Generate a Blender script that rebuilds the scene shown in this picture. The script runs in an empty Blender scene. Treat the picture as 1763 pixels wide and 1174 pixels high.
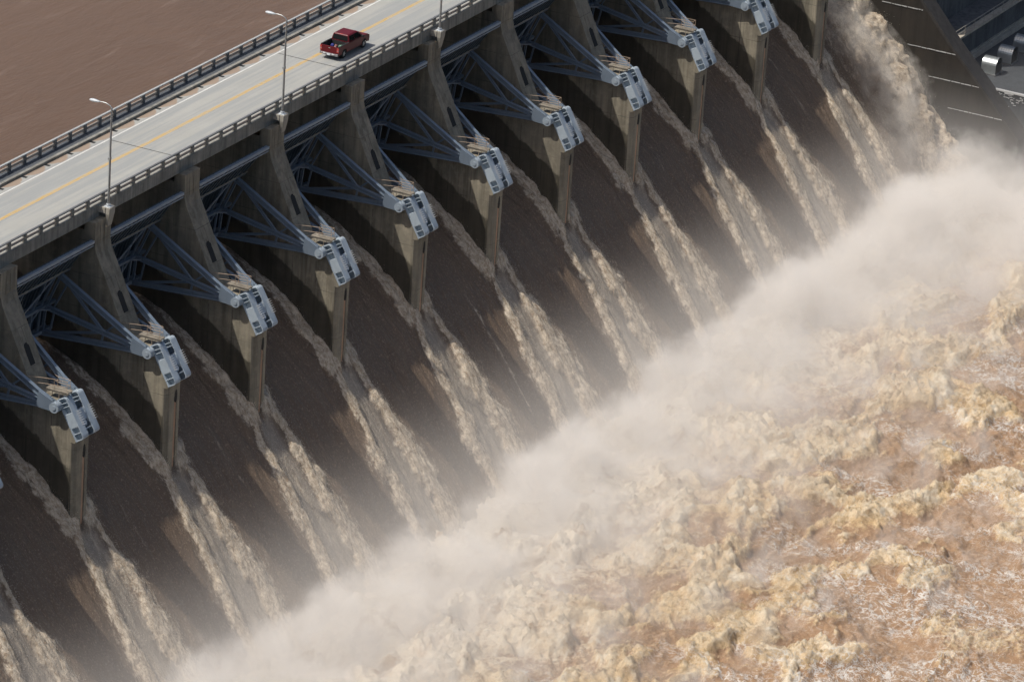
import bpy, math, random
import numpy as np
from mathutils import Vector, Matrix

# ------------------------------------------------------------------ camera, sky, sun, exposure
sc = bpy.context.scene
COL = sc.collection
rad = math.radians
cam_d = bpy.data.cameras.new('camera')
cam_d.sensor_width = 36.0
cam_d.lens = 36.0 * 9200.69 / 1763.0
cam_d.clip_start = 1.0
cam_d.clip_end = 4000.0
cam = bpy.data.objects.new('camera', cam_d)
COL.objects.link(cam)
RT = Vector((0.4719580850781931, -0.8794007821568128, 0.06252863561050029))
UP = Vector((0.30471876511311874, 0.22926774653456103, 0.9244364632503956))
FW = Vector((0.8272859482169759, 0.4172416143446744, -0.3761746870029788))
CP = Vector((-349.36467346451764, -223.480648460426, 162.67402965614951))
mw = Matrix.Identity(4)
for i in range(3):
    mw[i][0] = RT[i]; mw[i][1] = UP[i]; mw[i][2] = -FW[i]; mw[i][3] = CP[i]
cam.matrix_world = mw
sc.camera = cam

SUN = Vector((-1.03, 1.0, 2.36)).normalized()          # towards the sun: high, from upstream
w = bpy.data.worlds.new('World'); sc.world = w; w.use_nodes = True
nt = w.node_tree
sky = nt.nodes.new('ShaderNodeTexSky'); sky.sky_type = 'NISHITA'; sky.sun_disc = False
sky.sun_elevation = math.asin(SUN.z); sky.sun_rotation = math.atan2(SUN.x, SUN.y)
sky.altitude = 200; sky.air_density = 1.0; sky.dust_density = 4.0
bg = nt.nodes['Background']; bg.inputs['Strength'].default_value = 0.10
nt.links.new(sky.outputs[0], bg.inputs[0])
sl = bpy.data.lights.new('sun', 'SUN'); sl.energy = 4.2; sl.angle = rad(0.5); sl.color = (1.0, 0.955, 0.88)
so = bpy.data.objects.new('sun', sl); COL.objects.link(so)
so.rotation_euler = SUN.to_track_quat('Z', 'Y').to_euler()
so.location = (0, 0, 120)
sc.view_settings.view_transform = 'Standard'; sc.view_settings.look = 'None'
sc.view_settings.exposure = 0.0; sc.view_settings.gamma = 1.0
cy = sc.cycles
cy.max_bounces = 10; cy.diffuse_bounces = 3; cy.glossy_bounces = 2; cy.transmission_bounces = 2
cy.volume_bounces = 6; cy.transparent_max_bounces = 6
cy.volume_step_rate = 1.0; cy.volume_max_steps = 256
cy.use_denoising = True
cy.use_adaptive_sampling = True; cy.adaptive_threshold = 0.03; cy.adaptive_min_samples = 24

P = 14.63                                              # pier spacing, metres
ROAD = -0.5                                            # road level
XL, XR = -1.10, 1.40                                   # left and right face of a pier
rng = random.Random(7)

# ------------------------------------------------------------------ helpers
class MB:
    def __init__(s): s.v = []; s.f = []; s.sm = []
    def add(s, vs, fs, smooth=False):
        o = len(s.v); s.v += [tuple(a) for a in vs]
        for f in fs: s.f.append([o + i for i in f]); s.sm.append(smooth)
    def box(s, x0, x1, y0, y1, z0, z1):
        vs = [(x, y, z) for x in (x0, x1) for y in (y0, y1) for z in (z0, z1)]
        s.add(vs, [(0,1,3,2),(4,6,7,5),(0,4,5,1),(2,3,7,6),(0,2,6,4),(1,5,7,3)])
    def beam(s, p, q, wd, ht, up=(0,0,1)):
        p = Vector(p); q = Vector(q); d = (q - p).normalized(); up = Vector(up)
        a = d.cross(up)
        if a.length < 1e-4: a = d.cross(Vector((1,0,0)))
        a.normalize(); b = a.cross(d).normalized()
        vs = []
        for c in (p, q):
            for i, j in ((-1,-1),(1,-1),(1,1),(-1,1)): vs.append(c + a*(i*wd/2) + b*(j*ht/2))
        s.add(vs, [(0,1,2,3),(7,6,5,4),(0,4,5,1),(1,5,6,2),(2,6,7,3),(3,7,4,0)])
    def ibeam(s, p, q, wd, ht, up=(0,0,1), t=0.05):
        p = Vector(p); q = Vector(q); d = (q - p).normalized(); up = Vector(up)
        a = d.cross(up).normalized(); b = a.cross(d).normalized()
        s.beam(p + b*(ht/2 - t/2), q + b*(ht/2 - t/2), wd, t, b)
        s.beam(p - b*(ht/2 - t/2), q - b*(ht/2 - t/2), wd, t, b)
        s.beam(p, q, t, ht - 2*t, b)
    def tube(s, pts, r, n=8, r2=None, cap=True):
        pts = [Vector(a) for a in pts]; m = len(pts); rings = []
        for i, c in enumerate(pts):
            d = (pts[min(i+1, m-1)] - pts[max(i-1, 0)]).normalized()
            h = Vector((0,0,1)) if abs(d.z) < 0.9 else Vector((1,0,0))
            a = d.cross(h).normalized(); b = d.cross(a).normalized()
            rr = r if r2 is None else r + (r2 - r)*i/(m-1)
            rings.append([c + a*(rr*math.cos(k*2*math.pi/n)) + b*(rr*math.sin(k*2*math.pi/n)) for k in range(n)])
        vs = [x for rg in rings for x in rg]
        s.add(vs, [(i*n+k, i*n+(k+1)%n, (i+1)*n+(k+1)%n, (i+1)*n+k) for i in range(m-1) for k in range(n)], True)
        if cap:
            s.add(rings[0], [tuple(range(n))[::-1]]); s.add(rings[-1], [tuple(range(n))])
    def prism(s, poly, x0, x1, ax='x'):
        n = len(poly)
        mk = {'x': lambda t, a, b: (t, a, b), 'y': lambda t, a, b: (a, t, b), 'z': lambda t, a, b: (a, b, t)}[ax]
        vs = [mk(x0, a, b) for a, b in poly] + [mk(x1, a, b) for a, b in poly]
        s.add(vs, [tuple(range(n))[::-1], tuple(range(n, 2*n))] + [(i, (i+1) % n, n+(i+1) % n, n+i) for i in range(n)])
    def build(s, name, mat, parent=None, bevel=0.0, tri=False):
        me = bpy.data.meshes.new(name); me.from_pydata(s.v, [], s.f)
        me.polygons.foreach_set('use_smooth', s.sm); me.update()
        import bmesh
        bm = bmesh.new(); bm.from_mesh(me); bmesh.ops.recalc_face_normals(bm, faces=bm.faces)
        bm.to_mesh(me); bm.free()
        if mat: me.materials.append(mat)
        o = bpy.data.objects.new(name, me); COL.objects.link(o)
        if bevel > 0:
            md = o.modifiers.new('bevel', 'BEVEL'); md.width = bevel; md.segments = 2; md.limit_method = 'ANGLE'; md.angle_limit = rad(35)
        if parent: o.parent = parent
        return o

def thing(name, label, cat, loc=(0,0,0), group=None, rz=0.0):
    o = bpy.data.objects.new(name, None); COL.objects.link(o); o.location = loc; o.rotation_euler = (0,0,rz)
    o.empty_display_size = 0.5
    o['label'] = label; o['category'] = cat
    if group: o['group'] = group
    return o
def tag(o, label, cat, group=None):
    o['label'] = label; o['category'] = cat
    if group: o['group'] = group
    return o
def struct(o): o['kind'] = 'structure'; return o
def copy_tree(o, parent=None):
    c = o.copy(); COL.objects.link(c)
    if parent: c.parent = parent
    for ch in list(o.children): copy_tree(ch, c)
    return c

# ------------------------------------------------------------------ materials
class NT:
    def __init__(s, name):
        s.m = bpy.data.materials.new(name); s.m.use_nodes = True; s.t = s.m.node_tree
        s.b = s.t.nodes['Principled BSDF']; s.out = s.t.nodes['Material Output']
    def n(s, typ, **kw):
        x = s.t.nodes.new(typ)
        for k, v in kw.items(): setattr(x, k, v)
        return x
    def l(s, a, b): s.t.links.new(a, b)
    def setin(s, node, i, v):
        if hasattr(v, 'is_output'): s.l(v, node.inputs[i])
        else: node.inputs[i].default_value = v
    def math(s, op, a, b=0.0, c=0.0, clamp=False):
        x = s.n('ShaderNodeMath', operation=op, use_clamp=clamp)
        s.setin(x, 0, a); s.setin(x, 1, b); s.setin(x, 2, c); return x.outputs[0]
    def pos(s): return s.n('ShaderNodeNewGeometry').outputs['Position']
    def objc(s): return s.n('ShaderNodeTexCoord').outputs['Object']
    def mapv(s, v, sc_=(1,1,1), loc=(0,0,0), rot=(0,0,0)):
        x = s.n('ShaderNodeMapping'); s.l(v, x.inputs[0]); x.inputs[1].default_value = loc
        x.inputs[2].default_value = rot; x.inputs[3].default_value = sc_; return x.outputs[0]
    def noise(s, v, scale, det=4, rough=0.6, dist=0.0):
        x = s.n('ShaderNodeTexNoise'); s.l(v, x.inputs['Vector']); x.inputs['Scale'].default_value = scale
        x.inputs['Detail'].default_value = det; x.inputs['Roughness'].default_value = rough; x.inputs['Distortion'].default_value = dist
        return x.outputs[0]
    def ramp(s, f, stops, interp='LINEAR'):
        x = s.n('ShaderNodeValToRGB'); s.l(f, x.inputs[0]); e = x.color_ramp.elements; x.color_ramp.interpolation = interp
        while len(e) < len(stops): e.new(0.5)
        for k, (p, c) in enumerate(stops):
            e[k].position = p; e[k].color = (c, c, c, 1) if not hasattr(c, '__len__') else (*c, 1)
        return x.outputs[0]
    def mix(s, f, a, b, typ='MIX'):
        x = s.n('ShaderNodeMix', data_type='RGBA', blend_type=typ)
        s.setin(x, 0, f)
        for i, v in ((6, a), (7, b)):
            if hasattr(v, 'is_output'): s.l(v, x.inputs[i])
            else: x.inputs[i].default_value = (*v, 1)
        return x.outputs[2]
    def bump(s, h, strength=0.3, dist=0.05, nrm=None):
        x = s.n('ShaderNodeBump'); s.l(h, x.inputs['Height']); x.inputs['Strength'].default_value = strength
        x.inputs['Distance'].default_value = dist
        if nrm: s.l(nrm, x.inputs['Normal'])
        return x.outputs[0]
    def col(s, c): s.setin(s.b, 'Base Color', c if hasattr(c, 'is_output') else (*c, 1)); return s
    def rough(s, r): s.setin(s.b, 'Roughness', r); return s

def m_concrete(name, base, dark, wet=False, lifts=(), stain=0.6):
    k = NT(name); p = k.pos()
    big = k.noise(p, 0.35, 5, 0.6); mid = k.noise(p, 1.6, 5, 0.65)
    strk = k.noise(k.mapv(p, (1.6, 1.6, 0.10)), 1.0, 5, 0.65)
    fine = k.noise(p, 9.0, 4, 0.7)
    c = k.mix(k.ramp(big, [(0.32, 0.0), (0.68, 1.0)]), dark, base)
    c = k.mix(k.math('MULTIPLY', k.ramp(strk, [(0.42, 0.0), (0.64, 1.0)]), stain), c, tuple(0.35*x for x in base))
    c = k.mix(k.math('MULTIPLY', k.ramp(mid, [(0.5, 0.0), (0.75, 1.0)]), 0.35), c, tuple(min(0.6, 1.35*x) for x in base))
    c = k.mix(k.math('MULTIPLY', k.ramp(fine, [(0.3, 1.0), (0.5, 0.0)]), 0.25), c, tuple(0.55*x for x in base))
    sep = k.n('ShaderNodeSeparateXYZ'); k.l(p, sep.inputs[0])
    if lifts:                                            # construction joints between concrete lifts
        wob = k.math('MULTIPLY', k.math('SUBTRACT', mid, 0.5), 0.10)
        zz = k.math('ADD', sep.outputs[2], wob); acc = None
        for z in lifts:
            d = k.math('ABSOLUTE', k.math('SUBTRACT', zz, z))
            a = k.math('LESS_THAN', d, 0.03)
            acc = a if acc is None else k.math('MAXIMUM', acc, a)
        for y in (-3.0, -5.45):
            d = k.math('ABSOLUTE', k.math('SUBTRACT', sep.outputs[1], y))
            a = k.math('MULTIPLY', k.math('LESS_THAN', d, 0.06), k.math('LESS_THAN', sep.outputs[2], -12.9))
            acc = k.math('MAXIMUM', acc, a)
        c = k.mix(k.math('MULTIPLY', acc, k.math('MULTIPLY', k.ramp(k.noise(p, 0.7, 3, 0.6), [(0.38, 0.1), (0.6, 1.0)]), 0.6)), c, (0.04, 0.037, 0.032))
        # each lift was poured at another time and has a tone of its own
        idx = k.math('FLOOR', k.math('DIVIDE', k.math('ADD', sep.outputs[2], 0.5), 3.05))
        px = k.math('FLOOR', k.math('DIVIDE', k.math('ADD', sep.outputs[0], 7.0), P))
        wn = k.n('ShaderNodeTexWhiteNoise', noise_dimensions='2D'); cb = k.n('ShaderNodeCombineXYZ')
        k.l(idx, cb.inputs[0]); k.l(px, cb.inputs[1]); k.l(cb.outputs[0], wn.inputs['Vector'])
        c = k.mix(k.math('MULTIPLY', wn.outputs['Value'], 0.28), c, tuple(0.6*x for x in base))
    r = 0.85
    if wet:                                              # splash-soaked lower part of the pier sides
        nx = k.n('ShaderNodeSeparateXYZ'); k.l(k.n('ShaderNodeNewGeometry').outputs['True Normal'], nx.inputs[0])
        side = k.math('GREATER_THAN', k.math('ABSOLUTE', nx.outputs[0]), 0.85)
        ln = k.math('ADD', k.math('MULTIPLY', sep.outputs[1], 0.66), -12.55)
        nn = k.math('MULTIPLY', k.math('SUBTRACT', k.noise(p, 0.9, 5, 0.7), 0.5), 1.6)
        dz = k.math('ADD', k.math('SUBTRACT', ln, sep.outputs[2]), nn)
        wf = k.math('MULTIPLY', k.math('MULTIPLY', k.math('ADD', dz, 0.15, clamp=True), 4.0, clamp=True), side)
        c = k.mix(wf, c, k.mix(0.72, c, (0.022, 0.020, 0.017)))
        rr = k.math('SUBTRACT', 0.85, k.math('MULTIPLY', wf, 0.45)); k.rough(rr)
    else: k.rough(r)
    k.col(c)
    h = k.math('ADD', k.math('MULTIPLY', fine, 0.5), mid)
    k.l(k.bump(h, 0.35, 0.05), k.b.inputs['Normal'])
    return k.m

def m_paint(name, base, rough=0.45, rust=0.25, metal=0.0):
    k = NT(name); p = k.pos()
    n1 = k.noise(p, 0.8, 4, 0.6); n2 = k.noise(p, 6.0, 4, 0.7); n3 = k.noise(k.mapv(p, (3, 3, 0.4)), 1.0, 4, 0.7)
    c = k.mix(n1, tuple(0.75*x for x in base), tuple(min(1, 1.12*x) for x in base))
    c = k.mix(k.math('MULTIPLY', k.ramp(n3, [(0.55, 0.0), (0.75, 1.0)]), 0.35), c, tuple(0.45*x for x in base))
    c = k.mix(k.math('MULTIPLY', k.ramp(n2, [(0.66, 0.0), (0.78, 1.0)]), rust), c, (0.16, 0.085, 0.05))
    k.col(c); k.rough(rough); k.b.inputs['Metallic'].default_value = metal
    k.l(k.bump(n2, 0.12, 0.02), k.b.inputs['Normal'])
    return k.m

def m_plain(name, c, rough=0.5, metal=0.0, var=0.25, scale=3.0):
    k = NT(name); n = k.noise(k.pos(), scale, 4, 0.6)
    k.col(k.mix(n, tuple(x*(1-var) for x in c), tuple(min(1, x*(1+var)) for x in c))); k.rough(rough)
    k.b.inputs['Metallic'].default_value = metal
    return k.m

M = {}
LIFTS = (-3.3, -6.4, -9.5, -12.5, -15.55, -20.0)
M['pier'] = m_concrete('pier_concrete', (0.33, 0.29, 0.215), (0.18, 0.16, 0.125), wet=True, lifts=LIFTS, stain=0.85)
M['fascia'] = m_concrete('fascia_concrete', (0.30, 0.29, 0.25), (0.19, 0.185, 0.165), stain=0.85)
M['rail_concrete'] = m_concrete('railing_concrete', (0.40, 0.37, 0.31), (0.30, 0.28, 0.24), stain=0.3)
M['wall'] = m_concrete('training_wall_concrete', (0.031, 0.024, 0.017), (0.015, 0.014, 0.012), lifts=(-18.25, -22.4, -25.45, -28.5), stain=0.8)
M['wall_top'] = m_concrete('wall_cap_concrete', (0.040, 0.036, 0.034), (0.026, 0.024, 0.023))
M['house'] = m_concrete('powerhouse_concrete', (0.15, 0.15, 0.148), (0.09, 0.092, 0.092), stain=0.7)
M['ledge'] = m_concrete('ledge_concrete', (0.30, 0.26, 0.205), (0.20, 0.175, 0.14))
M['edge'] = m_concrete('edge_concrete', (0.50, 0.44, 0.36), (0.36, 0.32, 0.26), stain=0.4)
M['rust_slot'] = m_concrete('rust_stained_concrete', (0.52, 0.31, 0.20), (0.36, 0.23, 0.16), stain=0.5)
M['steel'] = m_paint('shaded_steel_paint', (0.185, 0.228, 0.28), 0.42, 0.2)  # same paint as the yoke, darkened to carry the shade under the deck
M['yoke'] = m_paint('pale_blue_steel_paint', (0.40, 0.46, 0.51), 0.45, 0.12)
M['skin'] = m_paint('weathered_gate_plate', (0.085, 0.11, 0.13), 0.55, 0.3)
M['hub'] = m_paint('hub_paint', (0.31, 0.36, 0.41), 0.45, 0.15)
M['gatebeam'] = m_paint('gate_beam_paint', (0.26, 0.315, 0.375), 0.45, 0.1)
M['rod'] = m_paint('pale_rod_paint', (0.50, 0.52, 0.53), 0.5, 0.2)
M['tanrail'] = m_paint('tan_rail_paint', (0.42, 0.31, 0.22), 0.55, 0.3)
M['galv'] = m_plain('galvanised_steel', (0.42, 0.43, 0.43), 0.38, 0.75, 0.2)
M['lamp_white'] = m_plain('lamp_housing', (0.48, 0.51, 0.53), 0.35, 0.0, 0.1)
M['dark'] = m_plain('dark_void', (0.012, 0.012, 0.012), 0.8)
M['grate'] = m_plain('walkway_plate', (0.075, 0.082, 0.09), 0.7, 0.0, 0.3, 6)
M['railsteel'] = m_paint('railing_steel', (0.11, 0.112, 0.115), 0.5, 0.25)
M['railmid'] = m_plain('railing_middle_bar', (0.30, 0.265, 0.225), 0.7, 0.0, 0.3, 4)
M['railbright'] = m_plain('railing_cap', (0.42, 0.43, 0.42), 0.5, 0.2, 0.2)

def m_road():
    k = NT('road_concrete'); p = k.pos(); sep = k.n('ShaderNodeSeparateXYZ'); k.l(p, sep.inputs[0])
    x, y = sep.outputs[0], sep.outputs[1]
    along = k.noise(k.mapv(p, (0.05, 1.3, 1)), 1.0, 4, 0.6); big = k.noise(p, 0.22, 5, 0.6); fine = k.noise(p, 5, 4, 0.7)
    c = k.mix(big, (0.285, 0.28, 0.255), (0.37, 0.365, 0.335))
    c = k.mix(k.math('MULTIPLY', k.ramp(along, [(0.42, 0.0), (0.58, 1.0)]), 0.8), c, (0.26, 0.268, 0.262))
    c = k.mix(k.math('MULTIPLY', k.ramp(fine, [(0.3, 1.0), (0.48, 0.0)]), 0.18), c, (0.2, 0.2, 0.19))
    blot = k.noise(k.mapv(p, (0.5, 1.6, 1)), 0.5, 5, 0.7)
    c = k.mix(k.math('MULTIPLY', k.ramp(blot, [(0.63, 0.0), (0.74, 1.0)]), 0.3), c, (0.20, 0.21, 0.215))
    # silt washed against the upstream kerb, cleared at each scupper
    u = k.math('SUBTRACT', k.math('FRACT', k.math('DIVIDE', k.math('ADD', x, -24.2), 3.6575)), 0.5)
    edge = k.math('SUBTRACT', 9.55, k.math('MULTIPLY', k.math('SUBTRACT', 1.0, k.math('POWER', k.math('MULTIPLY', k.math('ABSOLUTE', u), 2.15), 2.0)), 0.85))
    nz = k.math('MULTIPLY', k.math('SUBTRACT', k.noise(p, 2.2, 4, 0.6), 0.5), 0.5)
    dirt = k.math('MULTIPLY', k.math('SUBTRACT', k.math('ADD', y, nz), edge), 6.0, clamp=True)
    c = k.mix(k.math('MULTIPLY', dirt, 0.8), c, (0.26, 0.18, 0.12))
    k.col(c); k.rough(0.8); k.l(k.bump(fine, 0.15, 0.02), k.b.inputs['Normal'])
    return k.m
M['road'] = m_road()
def m_line(name, c):
    k = NT(name); p = k.pos(); n = k.noise(k.mapv(p, (0.6, 3, 1)), 1.5, 5, 0.7)
    k.col(k.mix(k.ramp(n, [(0.35, 0.55), (0.6, 0.0)]), c, (0.38, 0.37, 0.34))); k.rough(0.7); return k.m
M['yellow'] = m_line('worn_yellow_paint', (0.50, 0.325, 0.105))
M['white'] = m_line('worn_white_paint', (0.60, 0.59, 0.56))

# ------------------------------------------------------------------ noise for the water surfaces
def _hash(ix, iy, seed):
    h = (ix.astype(np.int64)*374761393 + iy.astype(np.int64)*668265263 + seed*974634533) & 0x7fffffff
    h = ((h ^ (h >> 13)) * 1274126177) & 0x7fffffff
    return (h ^ (h >> 16)) & 0x7fffffff
def perlin(x, y, seed=0):
    ix = np.floor(x); iy = np.floor(y); fx = x - ix; fy = y - iy
    u = fx*fx*fx*(fx*(fx*6-15)+10); v = fy*fy*fy*(fy*(fy*6-15)+10)
    def g(dx, dy):
        a = _hash(ix+dx, iy+dy, seed)*(2*np.pi/0x7fffffff)
        return np.cos(a)*(fx-dx) + np.sin(a)*(fy-dy)
    a = g(0,0); b = g(1,0); c = g(0,1); d = g(1,1)
    return 1.4*((a*(1-u)+b*u)*(1-v) + (c*(1-u)+d*u)*v)
def fbm(x, y, seed, octs=5, gain=0.5, lac=2.03):
    t = 0; a = 1; 
    for o in range(octs): t = t + a*perlin(x, y, seed+o*17); x = x*lac+3.1; y = y*lac-1.7; a *= gain
    return t
def billow(x, y, seed, octs=5, gain=0.5, lac=2.1):
    t = 0; a = 1; s = 0
    for o in range(octs): t = t + a*(1-np.minimum(1, 2.0*np.abs(perlin(x, y, seed+o*31)))); s += a; x = x*lac+1.3; y = y*lac+5.9; a *= gain
    return t/s
def puffs(x, y, seed, octs=4, gain=0.5, lac=2.1):     # rounded lumps with sharp creases (cauliflower)
    t = 0; a = 1; s = 0
    for o in range(octs): t = t + a*np.minimum(1, 2.2*np.abs(perlin(x, y, seed+o*31))); s += a; x = x*lac+1.3; y = y*lac+5.9; a *= gain
    return t/s
def sstep(a, b, x):
    t = np.clip((x-a)/(b-a), 0, 1); return t*t*(3-2*t)

def grid_mesh(name, V, nu, nv, mat, keep=None, attrs=None, smooth=True):
    idx = np.arange(nu*nv).reshape(nu, nv)
    q = np.stack([idx[:-1,:-1], idx[1:,:-1], idx[1:,1:], idx[:-1,1:]], -1).reshape(-1, 4)
    if keep is not None:
        kf = keep.ravel()[q].all(1); q = q[kf]
        used = np.zeros(nu*nv, bool); used[q.ravel()] = True
        mp = np.cumsum(used)-1; q = mp[q]; V = V[used]; attrs = {k: a[used] for k, a in (attrs or {}).items()}
    me = bpy.data.meshes.new(name)
    me.vertices.add(len(V)); me.vertices.foreach_set('co', V.astype(np.float32).ravel())
    me.loops.add(q.size); me.loops.foreach_set('vertex_index', q.astype(np.int32).ravel())
    me.polygons.add(len(q)); me.polygons.foreach_set('loop_start', np.arange(0, q.size, 4, dtype=np.int32))
    me.polygons.foreach_set('loop_total', np.full(len(q), 4, np.int32)) if False else None
    me.update(calc_edges=True); me.validate()
    me.polygons.foreach_set('use_smooth', np.full(len(me.polygons), smooth))
    for k, a in (attrs or {}).items():
        at = me.attributes.new(k, 'FLOAT', 'POINT'); at.data.foreach_set('value', a.astype(np.float32).ravel())
    me.materials.append(mat)
    o = bpy.data.objects.new(name, me); COL.objects.link(o)
    return o

# ------------------------------------------------------------------ the spillway chute and its water
PROF = np.array([(9,-13.1),(6,-13.4),(4,-13.9),(2,-14.75),(0,-15.95),(-3,-18.15),(-6,-20.75),(-8.3,-23.15),(-10,-25.1),(-12,-27.65),(-14,-30.3),(-16,-33.0),(-18,-35.7),(-20,-38.5),(-22,-41.3),(-24,-44)], float)
def Zc(y):
    y = np.asarray(y, float)
    return np.interp(-y, -PROF[:,0], PROF[:,1])
WALLX = 158.74
BASIN = -38.0

def m_chute():
    k = NT('muddy_chute_water'); p = k.pos()
    at = k.n('ShaderNodeAttribute', attribute_name='foam').outputs['Fac']
    flow = k.mapv(p, (1.0, 0.55, 0.55)); f1 = k.noise(flow, 3.2, 5, 0.7); f2 = k.noise(flow, 9.0, 4, 0.75); f3 = k.noise(k.mapv(p, (1, 0.42, 0.42)), 4.0, 6, 0.8, 0.4)
    long_ = k.noise(k.mapv(p, (2.6, 0.05, 0.05)), 1.0, 4, 0.6)
    base = k.mix(long_, (0.140, 0.098, 0.067), (0.166, 0.118, 0.082))
    f4 = k.noise(k.mapv(p, (1, 0.75, 0.75)), 6.5, 3, 0.7); speck = k.math('MULTIPLY', k.ramp(f4, [(0.54, 0.0), (0.68, 1.0)]), 0.75)
    base = k.mix(speck, base, (0.36, 0.275, 0.20))
    foamc = k.mix(k.ramp(f3, [(0.35, 0.0), (0.62, 1.0)]), (0.24, 0.17, 0.11), (0.64, 0.55, 0.43))
    ff = k.math('ADD', at, k.math('MULTIPLY', k.math('SUBTRACT', f3, 0.5), 1.5))
    ff = k.ramp(k.math('ADD', ff, k.math('MULTIPLY', k.math('SUBTRACT', f1, 0.5), 0.5)), [(0.26, 0.0), (0.66, 1.0)])
    sk_ = k.n('ShaderNodeAttribute', attribute_name='slick').outputs['Fac']
    only = k.math('MULTIPLY', sk_, k.math('SUBTRACT', 1.0, k.ramp(at, [(0.60, 0.0), (0.80, 1.0)])))
    cc = k.mix(ff, base, foamc)
    cc = k.mix(k.math('MULTIPLY', only, k.math('ADD', 0.35, k.math('MULTIPLY', long_, 0.85)), clamp=True), cc, (0.30, 0.26, 0.215))
    k.col(cc)
    k.rough(k.math('ADD', 0.42, k.math('MULTIPLY', ff, 0.45)))
    k.b.inputs['IOR'].default_value = 1.33
    h = k.math('ADD', k.math('MULTIPLY', f1, 0.35), k.math('MULTIPLY', f4, 0.75))
    k.l(k.bump(h, 0.75, 0.22), k.b.inputs['Normal'])
    return k.m
M['chute'] = m_chute()

def chute_fields(X, Y):
    """height above the smooth nappe (m, along the normal) and foam factor"""
    kf = (X-0.15)/P; kn = np.round(kf)
    kn = np.clip(kn, -3, 10); d = X-0.15-kn*P; ad = np.abs(d)
    sgn = np.sign(d); seed_off = kn*13.7 + sgn*5.1
    H = 0.16*fbm(X*0.8, Y*0.28, 3, 4) + 0.035*fbm(X*4.0, Y*1.4, 11, 3)
    # standing foam ridge along the pier sides
    t = sstep(6.0, -7.5, Y)
    wob = 0.35*fbm(Y*0.45, seed_off, 5, 4)
    wd = 0.55 + 1.15*t + wob
    e = ad - 1.25
    up = sstep(-9.6, -7.0, Y)
    lump = puffs(X*1.0, Y*0.35, 21, 5)
    r1 = np.clip(1-(e/np.maximum(wd, 0.3)+0.35*fbm(X*0.9, Y*0.7, 451, 4))**2, 0, 1)*(e > -0.8)*up
    H = H + r1*(0.22+0.55*t)*(0.5+0.75*lump)
    F = sstep(0.05, 0.55, r1*(0.7+0.5*lump))*(0.35+0.65*t)*up
    # two diverging foam streaks below the nose, with a smooth slick between them
    s = np.clip((-8.0-Y)/10.0, 0, 1.4); dn = sstep(-7.6, -8.8, Y)
    for sg, c0, c1, w0, w1, hh in ((-1, 1.35, 2.65, 0.5, 1.05, 0.50), (1, 1.7, 2.7, 0.4, 1.5, 0.58)):
        c = c0 + (c1-c0)*np.power(np.clip(s, 0, 1), 0.8) + 0.42*fbm(Y*0.33, kn*7.3+sg*2.2, 41, 4)
        wv = (w0 + (w1-w0)*np.clip(s*1.4, 0, 1))*(1+0.45*fbm(Y*0.5, kn*3.1+sg, 43, 3))
        q = (sg*d - c)/np.maximum(wv, 0.25) + 0.42*fbm(X*0.9, Y*0.8, 441+sg, 4)
        st = np.clip(1-q*q, 0, 1)*dn
        lp = puffs(X*1.9+sg*9, Y*0.55, 61, 4)
        H = H + st*hh*(0.48+0.28*lp)*(0.5+0.6*np.clip(s*1.6, 0, 1))+0.13*st*puffs(X*2.8, Y*1.2, 301, 3)
        F = np.maximum(F, sstep(0.02, 0.5, st*(0.75+0.5*lp)))
        # feathered spray edge outside the streak
        fe = np.exp(-np.maximum(np.abs(q)-0.9, 0)*1.3)*dn*0.58*sstep(0, 0.35, s)
        F = np.maximum(F, fe*(0.4+0.9*billow(X*1.6, Y*0.9, 77, 4)))
    slick = sstep(1.0, 0.35, ad/(1.55+1.0*np.clip(s, 0, 1)))*dn
    F = np.maximum(F, slick*(0.50+0.22*fbm(X*0.9, Y*0.2, 55, 3))); H = H - slick*0.25*np.exp(-s*2.5)
    # stray foam threads down the middle of some bays
    for bx, y0, y1, a in ((4.57, -8.4, -16.5, 0.55), (1.52, -6.5, -12, 0.3), (7.45, -6, -13, 0.3), (9.5, -5, -11, 0.35), (0.42, -7, -12, 0.28)):
        q = (X - bx*P - 0.5*fbm(Y*0.25, bx*9.0, 91, 3))/0.22
        F = np.maximum(F, a*np.exp(-q*q)*sstep(y0+1, y0-1, Y)*sstep(y1-1.5, y1+1.5, Y)*(0.5+1.0*billow(X, Y*0.8, 13, 3)))
    # the big plume thrown up along the training wall
    e = WALLX - X
    wp = 8.6 - 2.0*sstep(-6, -18, Y) + 1.3*fbm(Y*0.22, 3.3, 101, 4)
    pl = np.clip(1-e/np.maximum(wp, 1), 0, 1)*sstep(4, -4, Y)
    lp = puffs(X*0.32, Y*0.30, 111, 5)
    core = sstep(0.25, 0.8, pl)
    H = H + core*(0.8+1.6*sstep(0, -9, Y))*(0.7+0.30*lp)+0.55*core*puffs(X*0.95, Y*0.7, 311, 5) + sstep(0.0, 0.3, pl)*0.9*lp
    mo_ = 0.5+0.8*fbm(X*0.55, Y*0.22, 131, 5)
    F = np.maximum(F, np.clip(0.34*sstep(0, 0.15, pl)*mo_*1.6+0.85*core*(0.35+0.6*lp+0.35*mo_), 0, 1))
    return H, F, np.clip(slick, 0, 1)

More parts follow.
